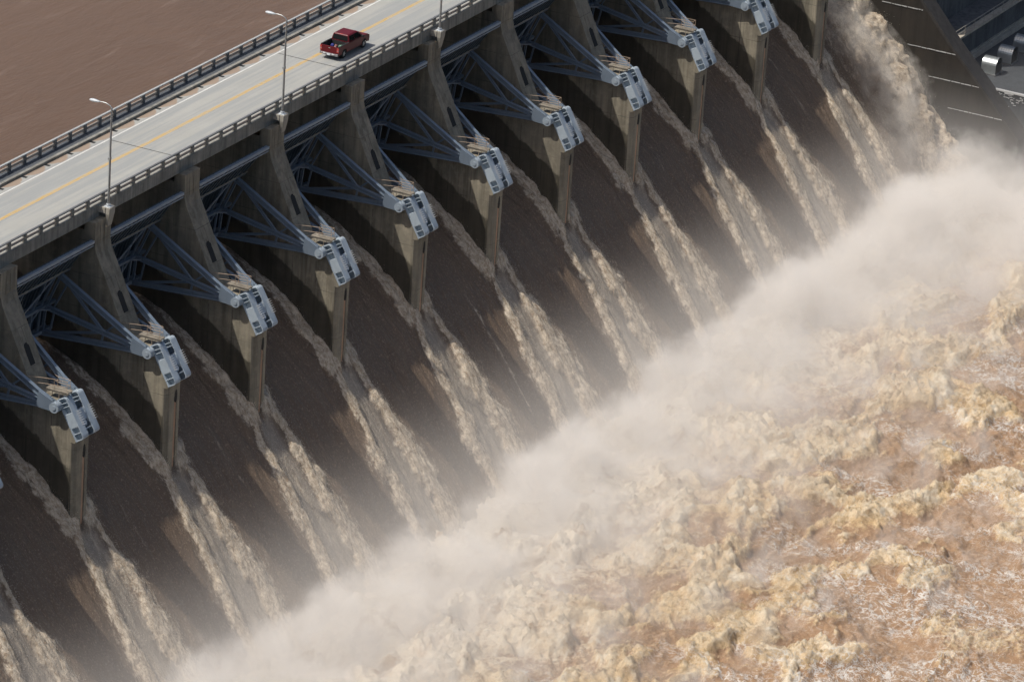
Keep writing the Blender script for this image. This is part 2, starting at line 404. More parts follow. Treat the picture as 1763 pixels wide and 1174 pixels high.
ys = [8.0]
while ys[-1] > -22.0:
    y = ys[-1]; sl_ = (Zc(y)-Zc(y-0.1))/0.1; ys.append(y-0.17/math.hypot(1, float(sl_)))
ys = np.array(ys); xs = np.arange(-32.0, WALLX+0.05, 0.13)
XX, YY = np.meshgrid(xs, ys, indexing='ij')
ZZ = Zc(YY)
ZZ = np.apply_along_axis(lambda a: np.convolve(np.pad(a, 12, mode='edge'), np.ones(25)/25, 'valid'), 1, ZZ[:1])[0][None, :]*np.ones_like(XX)
gy = np.gradient(ZZ[0], ys)[None, :]
nl = np.sqrt(1+gy*gy); ny, nz_ = -gy/nl, 1/nl
HH, FF, SL = chute_fields(XX, YY)
V = np.stack([XX, YY+ny*HH, ZZ+nz_*HH], -1).reshape(-1, 3)
# leave out what lies far to the left of the view
fx = (XX-CP.x)*RT.x+(YY-CP.y)*RT.y+(ZZ-CP.z)*RT.z; fz = (XX-CP.x)*FW.x+(YY-CP.y)*FW.y+(ZZ-CP.z)*FW.z
keep = (9200.69*fx/fz > -881.5-330)
ch = grid_mesh('spillway_water', V, len(xs), len(ys), M['chute'], keep, {'foam': FF.ravel(), 'slick': SL.ravel()})
struct(ch)

# ------------------------------------------------------------------ the boiling basin below
def m_basin():
    k = NT('boiling_muddy_water'); p = k.pos()
    at = lambda n: k.n('ShaderNodeAttribute', attribute_name=n).outputs['Fac']
    fo, la, cr, ne = at('foam'), at('lace'), at('crest'), at('near')
    n1 = k.noise(p, 0.9, 6, 0.7, 0.4); n2 = k.noise(p, 3.6, 6, 0.8, 0.3); n3 = k.noise(p, 0.16, 4, 0.6); n4 = k.noise(p, 9.0, 4, 0.8)
    brown = k.mix(n1, (0.35, 0.205, 0.115), (0.49, 0.32, 0.195))
    brown = k.mix(k.math('MULTIPLY', k.ramp(n2, [(0.5, 0.0), (0.72, 1.0)]), 0.55), brown, (0.72, 0.55, 0.36))
    g = k.math('ADD', k.math('MULTIPLY', n2, 0.72), k.math('MULTIPLY', n4, 0.28))
    tan = k.mix(k.ramp(g, [(0.38, 0.0), (0.52, 0.6), (0.64, 1.0)]), (0.50, 0.335, 0.18), (0.85, 0.665, 0.415))
    tan = k.mix(k.math('MULTIPLY', k.ramp(k.math('ADD', cr, k.math('MULTIPLY', k.math('SUBTRACT', n1, 0.5), 0.9)), [(0.35, 0.0), (0.95, 1.0)]), 0.75), tan, (0.86, 0.74, 0.55))
    tan = k.mix(k.math('MULTIPLY', k.ramp(n3, [(0.42, 0.0), (0.62, 1.0)]), 0.45), tan, (0.66, 0.46, 0.245))
    tan = k.mix(k.math('MULTIPLY', ne, k.math('ADD', 0.35, k.math('MULTIPLY', n1, 0.7)), clamp=True), tan, (0.90, 0.83, 0.72))
    n5 = k.noise(k.mapv(p, (0.8, 1.25, 1)), 0.42, 5, 0.62, 0.7)
    tan = k.mix(k.math('MULTIPLY', k.ramp(n5, [(0.34, 1.0), (0.47, 0.0)]), 0.75), tan, (0.38, 0.235, 0.115))
    tan = k.mix(k.math('MULTIPLY', k.ramp(n5, [(0.53, 0.0), (0.66, 1.0)]), 0.7), tan, (0.90, 0.80, 0.64))
    f = k.math('ADD', fo, k.math('MULTIPLY', k.math('SUBTRACT', n1, 0.5), 1.2))
    f = k.ramp(k.math('ADD', f, k.math('MULTIPLY', k.math('SUBTRACT', n2, 0.5), 0.8)), [(0.32, 0.0), (0.60, 1.0)])
    c = k.mix(f, brown, tan)
    lace = None                                          # fractal contour filaments: torn lace of white foam
    for sc_, wd, am, dst in ((0.30, 0.013, 1.0, 1.2), (0.62, 0.018, 1.0, 0.9), (1.25, 0.022, 0.8, 0.6)):
        q = k.noise(k.mapv(p, (1.0, 0.62, 1), rot=(0, 0, 0.4), loc=(sc_*7, 0, 0)), sc_, 4, 0.60, dst)
        a = k.math('MULTIPLY', k.ramp(k.math('ABSOLUTE', k.math('SUBTRACT', q, 0.5)), [(0.0, 1.0), (wd*0.5, 0.6), (wd, 0.0)]), am)
        lace = a if lace is None else k.math('MAXIMUM', lace, a)
    lm = k.math('ADD', la, k.math('MULTIPLY', k.math('SUBTRACT', n1, 0.5), 1.0))
    lf = k.math('MULTIPLY', lace, k.math('MULTIPLY', lm, 1.8, clamp=True), clamp=True)
    lf2 = k.math('MULTIPLY', k.ramp(k.math('ADD', lm, k.math('MULTIPLY', k.math('SUBTRACT', n2, 0.5), 1.6)), [(1.05, 0.0), (1.5, 1.0)]), 0.6)
    c = k.mix(k.math('MAXIMUM', lf, lf2), c, (0.83, 0.81, 0.77))
    k.col(c); k.rough(k.math('ADD', 0.40, k.math('MULTIPLY', f, 0.45)))
    k.b.inputs['IOR'].default_value = 1.33
    k.l(k.bump(k.math('ADD', k.math('ADD', n2, k.math('MULTIPLY', n4, 0.3)), k.math('MULTIPLY', n1, 1.6)), 0.9, 0.30), k.b.inputs['Normal'])
    return k.m
M['basin'] = m_basin()
bx = np.arange(-30.0, 236.0, 0.21); by = np.arange(-15.0, -104.0, -0.21)
XX, YY = np.meshgrid(bx, by, indexing='ij')
D = -18.0-YY                                            # distance below the toe
calm = sstep(18, 54, D + 7*fbm(XX*0.03, YY*0.03, 7, 3))
wx = XX + 2.2*fbm(XX*0.12, YY*0.12, 201, 3); wy = YY + 2.2*fbm(XX*0.12, YY*0.12, 211, 3)
big = fbm(wx*0.085, wy*0.12, 221, 3)
boil = sstep(0.05, 0.75, fbm(wx*0.10+9, wy*0.13, 231, 3))
pf = puffs(wx*0.26, wy*0.32, 241, 6, 0.55); pf2 = puffs(wx*0.9, wy*1.0, 251, 4, 0.55)
amp = (1-0.45*calm)
near = 1-sstep(1, 24, D + 6*fbm(XX*0.05, YY*0.05, 431, 3))
B = sstep(-0.22, 0.42, fbm(wx*0.10, wy*0.17, 231, 4) + 0.25*near - 0.10*calm)
chop = billow(wx*0.13, wy*0.22, 401, 6, 0.52)**1.25                   # sharp crests over rounded troughs
chop2 = billow(wx*0.62+3, wy*0.95, 411, 4, 0.6)**1.4
G = puffs(wx*1.0, wy*1.25, 251, 5, 0.62)
corner = sstep(30, 50, D + 6*fbm(XX*0.05, YY*0.07, 421, 4) + 0.02*(XX-60))
HB = amp*(0.75*big + 0.95*chop) + 0.55*chop2*(0.45+0.55*amp) + B*(0.15+0.72*np.tanh(1.8*pf)*amp + 0.70*G) + 0.16*G
HB = HB + 0.5*np.exp(-((D-6)/6.0)**2)
crest = np.clip((HB-0.75*big*amp-0.75)/1.5, 0, 1.3)
foam = 0.22 - 0.42*corner + 0.60*B + 0.45*near + 0.55*crest - 0.16*calm + 0.3*(chop2-0.4)
lace = sstep(4, 30, D)*(0.02+0.62*sstep(-0.25, 0.6, fbm(wx*0.16, wy*0.06, 281, 5)))*(1-0.6*B) + 0.40*corner*(0.4+0.6*sstep(-0.3, 0.4, fbm(wx*0.14, wy*0.05, 285, 4)))
ZB = BASIN + HB - 1.2
fx = (XX-CP.x)*RT.x+(YY-CP.y)*RT.y+(ZB-CP.z)*RT.z; fz = (XX-CP.x)*FW.x+(YY-CP.y)*FW.y+(ZB-CP.z)*FW.z
fy = (XX-CP.x)*UP.x+(YY-CP.y)*UP.y+(ZB-CP.z)*UP.z
keep = (np.abs(9200.69*fx/fz) < 881.5+300) & (9200.69*fy/fz > -587-300)
BV = np.stack([XX, YY, ZB], -1).reshape(-1, 3)[keep.ravel()]; BFO = foam.ravel()[keep.ravel()]; BCR = crest.ravel()[keep.ravel()]
bo = grid_mesh('basin_water', np.stack([XX, YY, ZB], -1).reshape(-1, 3), len(bx), len(by), M['basin'], keep, {'foam': foam.ravel(), 'lace': lace.ravel(), 'crest': crest.ravel(), 'near': near.ravel()})
struct(bo)

# ------------------------------------------------------------------ reservoir and concrete body below the water
def m_reservoir():
    k = NT('muddy_reservoir_water'); p = k.pos()
    wv = k.noise(k.mapv(p, (0.16, 0.55, 1), rot=(0, 0, 0.35)), 1.0, 5, 0.6, 0.3); fi = k.noise(k.mapv(p, (0.6, 1.8, 1), rot=(0, 0, 0.3)), 1.2, 4, 0.65)
    pt = k.noise(p, 0.035, 4, 0.6, 0.8)
    c = k.mix(pt, (0.098, 0.059, 0.035), (0.155, 0.095, 0.058))
    fl = k.math('MULTIPLY', k.ramp(k.noise(k.mapv(p, (0.05, 0.4, 1), rot=(0, 0, 0.5)), 1.0, 6, 0.75, 0.6), [(0.56, 0.0), (0.72, 1.0)]), 0.40)  # pale streaks put into the colour as sheen on the water
    c = k.mix(fl, c, (0.27, 0.20, 0.155))
    k.col(c); k.rough(0.28); k.b.inputs['IOR'].default_value = 1.33
    k.l(k.bump(k.math('ADD', wv, k.math('MULTIPLY', fi, 0.22)), 0.40, 0.35), k.b.inputs['Normal'])
    return k.m
M['reservoir'] = m_reservoir()
b = MB(); b.add([(-300, 12.4, -6.0), (700, 12.4, -6.0), (700, 1200, -6.0), (-300, 1200, -6.0)], [(0,1,2,3)])
struct(b.build('reservoir_water', M['reservoir']))
b = MB(); b.prism([(12.4, -5.0), (12.4, -48), (-24, -48), (-23, -44.0)] + [(y, Zc(y)-0.9) for y in (-20, -16, -12, -8, -4, 0, 4, 8)] + [(11.5, -13.5), (11.5, -5.0)], -60, WALLX-0.3)
struct(b.build('spillway_weir', M['house']))

# ------------------------------------------------------------------ road and bridge
X0, X1 = -45.0, 215.0
b = MB(); b.box(X0, X1, 0.95, 9.62, ROAD-0.45, ROAD)
struct(b.build('road', M['road']))
b = MB()
b.box(X0, X1, 0.60, 0.945, -1.52, -0.39)               # downstream kerb and fascia
b.box(X0, X1, 9.625, 9.95, -1.5, -0.25)               # upstream kerb
for y in (2.6, 5.2, 7.8): b.box(X0, X1, y, y+0.5, -2.3, ROAD-0.455)
br = b.build('bridge_girder', M['fascia'], bevel=0.02); struct(br)
b = MB(); b.box(X0, X1, 9.955, 11.35, -1.2, -0.43); struct(b.build('upstream_walkway', M['grate']))
b = MB(); b.box(X0, X1, 5.25, 5.43, ROAD+0.004, ROAD+0.006); b.box(X0, X1, 5.46, 5.61, ROAD+0.004, ROAD+0.006)
struct(b.build('centre_line', M['yellow']))
b = MB(); b.box(X0, X1, 8.54, 8.71, ROAD+0.004, ROAD+0.006)
struct(b.build('edge_line', M['white']))
b = MB()
for i in range(-16, 52): b.box(24.2+3.6575*i-0.18, 24.2+3.6575*i+0.18, 9.1, 9.615, ROAD+0.004, ROAD+0.012)
struct(b.build('scupper_drain', M['dark']))
b = MB()
for k_ in range(-2, 14, 2): b.box(k_*P+0.05-0.045, k_*P+0.05+0.045, 1.0, 8.5, ROAD+0.008, ROAD+0.010)
struct(b.build('expansion_joint', M['dark']))

def railing(name, label, y, ztop, zbase, x0, x1, off, cap_mat, post_mat):
    t = thing(name, label, 'railing', (0, y, zbase))
    n0 = math.ceil((x0-off)/2.438); n1 = math.floor((x1-off)/2.438)
    h = ztop-zbase
    pm = MB(); pm.box(-0.17, 0.17, -0.14, 0.14, 0, h-0.052); pm.box(-0.21, 0.21, -0.17, 0.17, 0.0, 0.05)
    p0 = None
    for i in range(n0, n1+1):
        if p0 is None: o = p0 = pm.build('post', post_mat, t, 0.015)
        else: o = p0.copy(); COL.objects.link(o)
        o.location = (off+2.438*i, 0, 0)
    L0, L1 = off+2.438*n0-0.17, off+2.438*n1+0.17
    c = MB(); c.box(L0, L1, -0.11, 0.11, h-0.05, h+0.055); c.build('top_rail', cap_mat, t, 0.01)
    m = MB(); m.box(L0, L1, -0.095, 0.095, h*0.46-0.10, h*0.46+0.10); m.build('middle_rail', M['railmid'], t, 0.01)
    return t
railing('railing', 'concrete post railing on the downstream road edge, above the spillway gates', 0.785, 0.36, -0.387, -26, 118, 14.72+1.2, M['railsteel'], M['fascia'])
railing('railing', 'grey post railing on the upstream road edge, beside the brown reservoir', 11.05, 0.44, -0.427, -26, 150, 24.3, M['railbright'], M['railsteel'])

# ------------------------------------------------------------------ piers
TY, TZ = -6.05, -11.85                                  # trunnion axis
UV = Vector((0, -0.511, -0.860)); NV = Vector((0, -0.860, 0.511)); LO = Vector((0, -5.9, -11.1))
def yk(x, u, n): return LO + UV*u + NV*n + Vector((x, 0, 0))

def pier_wall():
    b = MB()
    up = [(9.4, -2.35), (1.05, -2.35), (1.05, -1.53), (-0.08, -1.53), (-0.08, -3.6), (-0.25, -4.3), (-1.3, -6.45), (-2.8, -9.6), (-3.62, -11.35)]
    low = [(-6.03, -11.35), (-7.98, -14.62), (-7.82, -14.9)]
    # main body down to the water, chamfered nose below the bracket
    b.prism(up + low + [(-7.40, -14.9), (-7.40, -27), (9.4, -27)], XL, XR)
    ch = 0.36
    pl = [(XL+0.001, -7.398), (XL+0.001, -7.48), (XL+ch, -7.82), (XR-ch, -7.82), (XR-0.001, -7.48), (XR-0.001, -7.398)]
    n = len(pl)
    vs = [(x, y, -14.91) for x, y in pl]
    vs += [(x*0.93+0.01, y-0.06 if y < -7.45 else y, -27.0) for x, y in pl]
    # slot recess down the middle of the nose: front face split in left strip, slot, right strip
    b2 = MB()
    fl, fr = XL+ch, XR-ch; sl0, sl1 = 0.17, 0.62; yb = -7.73
    def sect(z, s, dy):
        f = lambda x: 0.15+(x-0.15)*s
        return [(f(XL)+0.001, -7.398, z), (f(XL)+0.001, -7.48+dy, z), (f(fl), -7.82+dy, z), (f(sl0), -7.82+dy, z), (f(sl0+0.03), yb+dy, z),
                (f(sl1-0.03), yb+dy, z), (f(sl1), -7.82+dy, z), (f(fr), -7.82+dy, z), (f(XR)-0.001, -7.48+dy, z), (f(XR)-0.001, -7.398, z)]
    A = sect(-16.0, 1.0, 0); B = sect(-27.0, 0.86, -0.02); m = len(A)
    b.add(A+B, [(i, i+1, m+i+1, m+i) for i in range(m-1)])
    T = [(XL+0.001, -7.398, -14.93), (XL+0.001, -7.48, -14.93), (fl, -7.82, -14.93), (fr, -7.82, -14.93), (XR-0.001, -7.48, -14.93), (XR-0.001, -7.398, -14.93)]
    C_ = [A[0], A[1], A[2], A[7], A[8], A[9]]
    b.add(T+C_, [(i, i+1, 6+i+1, 6+i) for i in range(5)] + [(0, 5, 4, 3, 2, 1)])
    b.add([A[3], A[4], A[5], A[6]], [(0, 1, 2, 3)])
    # raised ribs up the sloping front of the buttress
    for x in (-0.28, 0.36):
        b.beam((x, -0.09, -1.9), (x, -0.09, -3.6), 0.10, 0.06, (0, 1, 0))
        b.beam((x, -1.30, -6.45), (x, -1.95, -7.82), 0.10, 0.07, (0, -1, 0.47))
    return b
wall_bm = pier_wall()

def yoke_beam(xc):
    """one anchor girder on the sloping pier end: back flange, wrap-around front flange, web, stiffeners, centre box"""
    b = MB(); x0, x1 = xc-0.42, xc+0.42; u0, u1, dp = 0.28, 4.12, 0.86
    def P4(u, n): return yk(0, u, n)
    def quadbox(ua, ub, na, nb, xa, xb):
        vs = [yk(x, u, n) for x in (xa, xb) for u in (ua, ub) for n in (na, nb)]
        b.add(vs, [(0,1,3,2),(4,6,7,5),(0,4,5,1),(2,3,7,6),(0,2,6,4),(1,5,7,3)])
    quadbox(u0, u1, -0.02, 0.06, x0, x1)                              # back flange
    r = 0.30; th = 0.075                                              # front flange bent round both ends
    path = [(u0+th/2, 0.06)] + [(u0+r-(r-th/2)*math.cos(a), dp-r+(r-th/2)*math.sin(a)) for a in [i*math.pi/12 for i in range(7)]]
    path += [(u1-r+(r-th/2)*math.sin(a), dp-r+(r-th/2)*math.cos(a)) for a in [i*math.pi/12 for i in range(7)]] + [(u1-th/2, 0.06)]
    for i in range(len(path)-1):
        a = Vector((path[i][0], path[i][1])); c = Vector((path[i+1][0], path[i+1][1])); d = (c-a).normalized(); nn = Vector((-d.y, d.x))*(th/2)
        vs = []
        for x in (x0, x1):
            for q in (a+nn, a-nn, c-nn, c+nn): vs.append(yk(x, q.x, q.y))
        b.add(vs, [(0,1,2,3),(7,6,5,4),(0,3,7,4),(1,5,6,2),(0,4,5,1),(3,2,6,7)], False)
    quadbox(u0+0.05, u1-0.05, 0.05, dp-0.07, xc-0.04, xc+0.04)       # web
    for u in (0.74, 1.08, 1.70, 2.95, 3.50): quadbox(u-0.028, u+0.028, 0.05, dp-0.06, x0+0.012, x1-0.012)
    quadbox(1.72, 2.93, 0.055, dp-0.065, x0+0.006, x1-0.006)          # solid centre
    return b
def rods(xc):
    b = MB()
    for i in range(7):
        u = 1.78+i*0.20
        for x in (xc+0.16, xc+0.36):
            L = 0.34+0.05*((i*3) % 3)
            b.tube([yk(x, u, 0.84), yk(x, u, 0.84+L)], 0.011, 5)
    vs = [yk(x, u, n) for x in (xc+0.12, xc+0.40) for u in (1.72, 3.04) for n in (0.835, 0.868)]
    b.add(vs, [(0,1,3,2),(4,6,7,5),(0,4,5,1),(2,3,7,6),(0,2,6,4),(1,5,7,3)])
    return b
def yoke_link():
    b = MB()
    def qb(ua, ub, na, nb, xa, xb, m=b):
        vs = [yk(x, u, n) for x in (xa, xb) for u in (ua, ub) for n in (na, nb)]
        m.add(vs, [(0,1,3,2),(4,6,7,5),(0,4,5,1),(2,3,7,6),(0,2,6,4),(1,5,7,3)])
    qb(1.70, 2.72, 0.60, 0.70, -0.30, 0.60)
    qb(3.40, 3.46, 0.1, 0.78, -0.30, 0.60); qb(1.0, 1.06, 0.1, 0.78, -0.30, 0.60)
    b.tube([yk(0.15, 2.95, -0.02), yk(0.15, 2.95, 0.66)], 0.26, 14)
    qb(0.24, 4.16, -0.05, -0.022, -1.18, 1.48)
    return b
def bracket(side):
    """plates that carry the trunnion pin on one side of the pier"""
    b = MB(); s = side; xf = XL if s < 0 else XR
    for dx in (0.06, 0.40):
        x = xf + s*dx
        pts = [yk(0, 0.20, 0.10), yk(0, 1.15, 0.06), yk(0, 1.15, -0.16), Vector((0, TY+0.02, TZ-0.52)), Vector((0, TY+0.42, TZ-0.2)), Vector((0, TY+0.36, TZ+0.34)), Vector((0, TY-0.05, TZ+0.52))]
        b.prism([(p_.y, p_.z) for p_ in pts], x-0.04, x+0.04)
    return b

# handrail on the pier platform
def handrail():
    b = MB(); zt = -9.55; zp = -10.56; xa, xb = -0.92, -0.38
    L = [(-2.9, -10.02), (-4.25, -9.83), (-5.4, -9.70), (-6.75, -9.63)]; R_ = [(-5.25, -9.55), (-5.6, -9.63), (-6.75, -9.63)]
    for x, pl in ((xa, L), (xb, R_)):
        for dz in (0, -0.5): b.tube([(x, y, z+dz) for y, z in pl], 0.022, 6)
    for x in (xa, xb):
        for y in (-5.5, -6.75): b.tube([(x, y, -9.63), (x, y, zp)], 0.022, 6)
    for dz in (0, -0.5): b.tube([(xa, -6.75, -9.63+dz), (xb, -6.75, -9.63+dz)], 0.022, 6)
    b.tube([(xa, -3.7, -9.9), (xa, -3.7, -11.3)], 0.022, 6)
    for x in (xa, xb):
        for y in (-5.0, -6.0): b.tube([(x, y, zp-0.1), (x, y, -11.4)], 0.03, 6)
    return b
def platform():
    b = MB(); b.box(-1.02, -0.28, -6.92, -4.75, -10.66, -10.57)
    b.box(-0.98, -0.94, -6.9, -4.8, -10.80, -10.66); b.box(-0.38, -0.34, -6.9, -4.8, -10.80, -10.66)
    return b
def front_slot():                                       # doorway in the foot of the sloping front
    b = MB(); d = Vector((0, -1.5, -3.15)).normalized(); n = Vector((0, -0.903, 0.430))
    o = Vector((0.12, -2.02, -7.96)) + n*0.012
    pts = []
    for i in range(9):
        a = math.pi*i/8; pts.append(o + Vector((-0.36*math.cos(a), 0, 0)) - d*0.36*math.sin(a))
    pts += [o + Vector((0.36, 0, 0)) + d*1.6, o + Vector((-0.36, 0, 0)) + d*1.6]
    b.add([p_ for p_ in pts] + [p_ - n*0.3 for p_ in pts], [tuple(range(11))] + [(i, (i+1) % 11, 11+(i+1) % 11, 11+i) for i in range(11)])
    return b
def drain():
    b = MB()
    pts = [(0.395+0.21*math.cos(a), -16.0+0.62*math.sin(a)) for a in [i*math.pi/8 for i in range(16)]]
    vs = [(x, -7.825, z) for x, z in pts] + [(x, -7.76, z) for x, z in pts]
    b.add(vs, [tuple(range(16))] + [(i, (i+1) % 16, 16+(i+1) % 16, 16+i) for i in range(16)])
    return b
def stain():
    b = MB(); f = lambda x, s: 0.15+(x-0.15)*s
    b.add([(0.22, -7.736, -16.3), (0.57, -7.736, -16.3), (f(0.57, 0.86), -7.756, -27), (f(0.22, 0.86), -7.756, -27)], [(0,1,2,3)])
    return b
def corbel():
    b = MB()
    t = [(0.42, -0.50), (1.32, -0.50), (1.32, -0.06), (0.42, -0.06)]; m_ = [(0.42, -0.46), (1.32, -0.46), (1.32, -0.06), (0.42, -0.06)]; q = [(0.72, -0.16), (1.36, -0.16), (1.36, -0.06), (0.72, -0.06)]
    vs = [(x, y, -0.56) for x, y in t] + [(x, y, -1.15) for x, y in m_] + [(x, y, -2.35) for x, y in q]
    fs = [(0,1,2,3), (8,11,10,9)]
    for r_ in (0, 4): fs += [(r_+i, r_+(i+1) % 4, r_+4+(i+1) % 4, r_+4+i) for i in range(4)]
    b.add(vs, fs); b.box(0.36, 1.36, -0.055, 0.62, -1.10, -0.56)
    return b

pier_parts = [('wall', wall_bm, M['pier'], 0.03), ('platform', platform(), M['ledge'], 0.0), ('handrail', handrail(), M['tanrail'], 0.0),
              ('doorway', front_slot(), M['dark'], 0.0), ('drain_hole', drain(), M['dark'], 0.0), ('rust_streak', stain(), M['rust_slot'], 0.0)]
PIER_LABEL = {
    -1: 'concrete spillway pier hidden beyond the left edge, its wake crossing the bottom left corner',
    0: 'leftmost concrete spillway pier in full view, the one nearest the bottom left corner',
    1: 'concrete spillway pier under the left street lamp, second from the left',
    2: 'concrete spillway pier midway between the left and the middle street lamp',
    3: 'concrete spillway pier under the middle street lamp, just left of the red pickup',
    4: 'concrete spillway pier directly below the red pickup, a damp dark nose in shade',
    5: 'concrete spillway pier under the right street lamp cut off by the top edge',
    6: 'concrete spillway pier next to the right of the one with the cut off lamp',
    7: 'concrete spillway pier whose column leaves the top edge, fifth from the right end wall',
    8: 'concrete spillway pier near the top, fourth from the dark end wall',
    9: 'concrete spillway pier with only its bracket and nose showing at the top edge',
    10: 'last concrete spillway pier, a bare nose at the top edge beside the dark end wall'}
proto = thing('spillway_pier', PIER_LABEL[0], 'pier', (0, 0, 0), 'concrete piers of the spillway')
for nm, bm_, mt, bv in pier_parts: bm_.build(nm, mt, proto, bv)
for xc in (-0.72, 1.02):
    yb_ = yoke_beam(xc).build('anchor_girder', M['yoke'], proto, 0.012)
    rods(xc).build('anchor_rods', M['rod'], yb_)
yoke_link().build('girder_link', M['yoke'], proto)
bracket(-1).build('pin_bracket', M['yoke'], proto, 0.01); bracket(1).build('pin_bracket', M['yoke'], proto, 0.01)
for k_ in range(-1, 11):
    o = proto if k_ == 0 else copy_tree(proto)
    o.location = (k_*P, 0, 0); o['label'] = PIER_LABEL[k_]
    if k_ in (1, 3, 5, 7): corbel().build('lamp_corbel', M['rail_concrete'], o, 0.02)

# ------------------------------------------------------------------ radial gates (origin at the left pier of the bay)
GL, GR = XR+0.06, P+XL-0.06                             # gate edges
RS, RG = 10.85, 10.05
A0, A1 = rad(-3.0), rad(54.5)
def gp(x, r, a): return Vector((x, TY + r*math.cos(a), TZ + r*math.sin(a)))
def skin():
    b = MB(); n = 26
    vs = []
    for i in range(n+1):
        a = A0+(A1-A0)*i/n
        for r in (RS, RS+0.03): vs += [gp(GL, r, a), gp(GR, r, a)]
    fs = []
    for i in range(n):
        o = 4*i; fs += [(o, o+1, o+5, o+4), (o+2, o+6, o+7, o+3), (o, o+4, o+6, o+2), (o+1, o+3, o+7, o+5)]
    fs += [(0, 2, 3, 1), (4*n, 4*n+1, 4*n+3, 4*n+2)]
    b.add(vs, fs)
    x = GL+0.35
    while x < GR-0.1:                                   # vertical tee ribs on the downstream side
        for i in range(n):
            a = A0+(A1-A0)*i/n; c = A0+(A1-A0)*(i+1)/n
            b.beam(gp(x, RS-0.11, a), gp(x, RS-0.11, c), 0.05, 0.22, (gp(0, 1, a)-gp(0, 0, a)))
        x += 0.62
    return b
def topbeam():
    b = MB()
    e = (gp(0, 1, A1)-gp(0, 0, A1))
    b.beam(gp(GL, RS-0.25, A1), gp(GR, RS-0.25, A1), 0.36, 0.26, (0, 0, 1))
    b.beam(gp(GL, RS-0.58, A1-0.012), gp(GR, RS-0.58, A1-0.012), 0.06, 0.10)
    return b
def hoist_rail():
    b = MB()
    for i in range(26):
        x = GL+0.3+i*(GR-GL-0.6)/25
        b.beam(gp(x, RS-0.30, A1-0.015), gp(x, RS-0.42, A1-0.10), 0.03, 0.03)
    for dn in (0.035, 0.07, 0.10): b.beam(gp(GL, RS-0.40, A1-dn), gp(GR, RS-0.40, A1-dn), 0.03, 0.035)
    return b
def apron():                                            # plated upper panel between the top beam and the first girder
    b = MB(); a = Vector((0, 0.38, -3.42)); c = Vector((0, 2.12, -5.88)); d = (c-a).normalized(); n = Vector((0, d.z, -d.y))
    X = Vector((1, 0, 0)); b.beam(a + X*(GL+GR)/2, c + X*(GL+GR)/2, GR-GL, 0.03, n)
    x = GL+0.3
    while x < GR-0.1:
        b.beam(a + d*0.05 + n*0.06 + X*x, c - d*0.05 + n*0.06 + X*x, 0.06, 0.12, n); x += 0.78
    return b
GA = (rad(34.0), rad(13.8), rad(-0.5))
def girder(i):
    b = MB(); a = GA[i]; wd = (0.14, 0.30, 0.30)[i]
    b.beam(gp(GL+0.05, RG, a), gp(GR-0.05, RG, a), wd, wd, gp(0, 1, a)-gp(0, 0, a))
    b.beam(gp(GL+0.05, RS-0.24, a), gp(GR-0.05, RS-0.24, a), wd, 0.08, gp(0, 1, a)-gp(0, 0, a))
    n = 10; f = lambda t: GL+0.2+(GR-GL-0.4)*t/n
    for q in range(n+1):
        b.beam(gp(f(q), RG, a), gp(f(q), RS-0.22, a), 0.09, 0.09)
        if q < n: b.beam(gp(f(q+q % 2), RG, a), gp(f(q+1-q % 2), RS-0.22, a), 0.07, 0.07)
    return b
def walkway():
    b = MB(); a = GA[0]+0.035
    b.beam(gp(GL+0.05, RG-0.05, a), gp(GR-0.05, RG-0.05, a), 0.10, 0.09)
    return b
def ribs_back():                                        # vertical and diagonal bracing between the girders
    b = MB()
    for x in (2.9, 6.4, 10.0, 11.4):
        for i in (0, 1):
            b.beam(gp(x, RG+0.12, GA[i]), gp(x, RG+0.12, GA[i+1]), 0.16, 0.16)
    for xa, xb in ((2.9, 6.4), (11.4, 8.2)):
        for i in (0, 1):
            b.beam(gp(xa, RG+0.10, GA[i]), gp(xb, RG+0.10, GA[i+1]), 0.12, 0.12)
    b.beam(gp(10.4, RG+0.16, GA[1]), gp(11.4, RG-0.9, GA[1]+0.02), 0.12, 0.12)
    return b
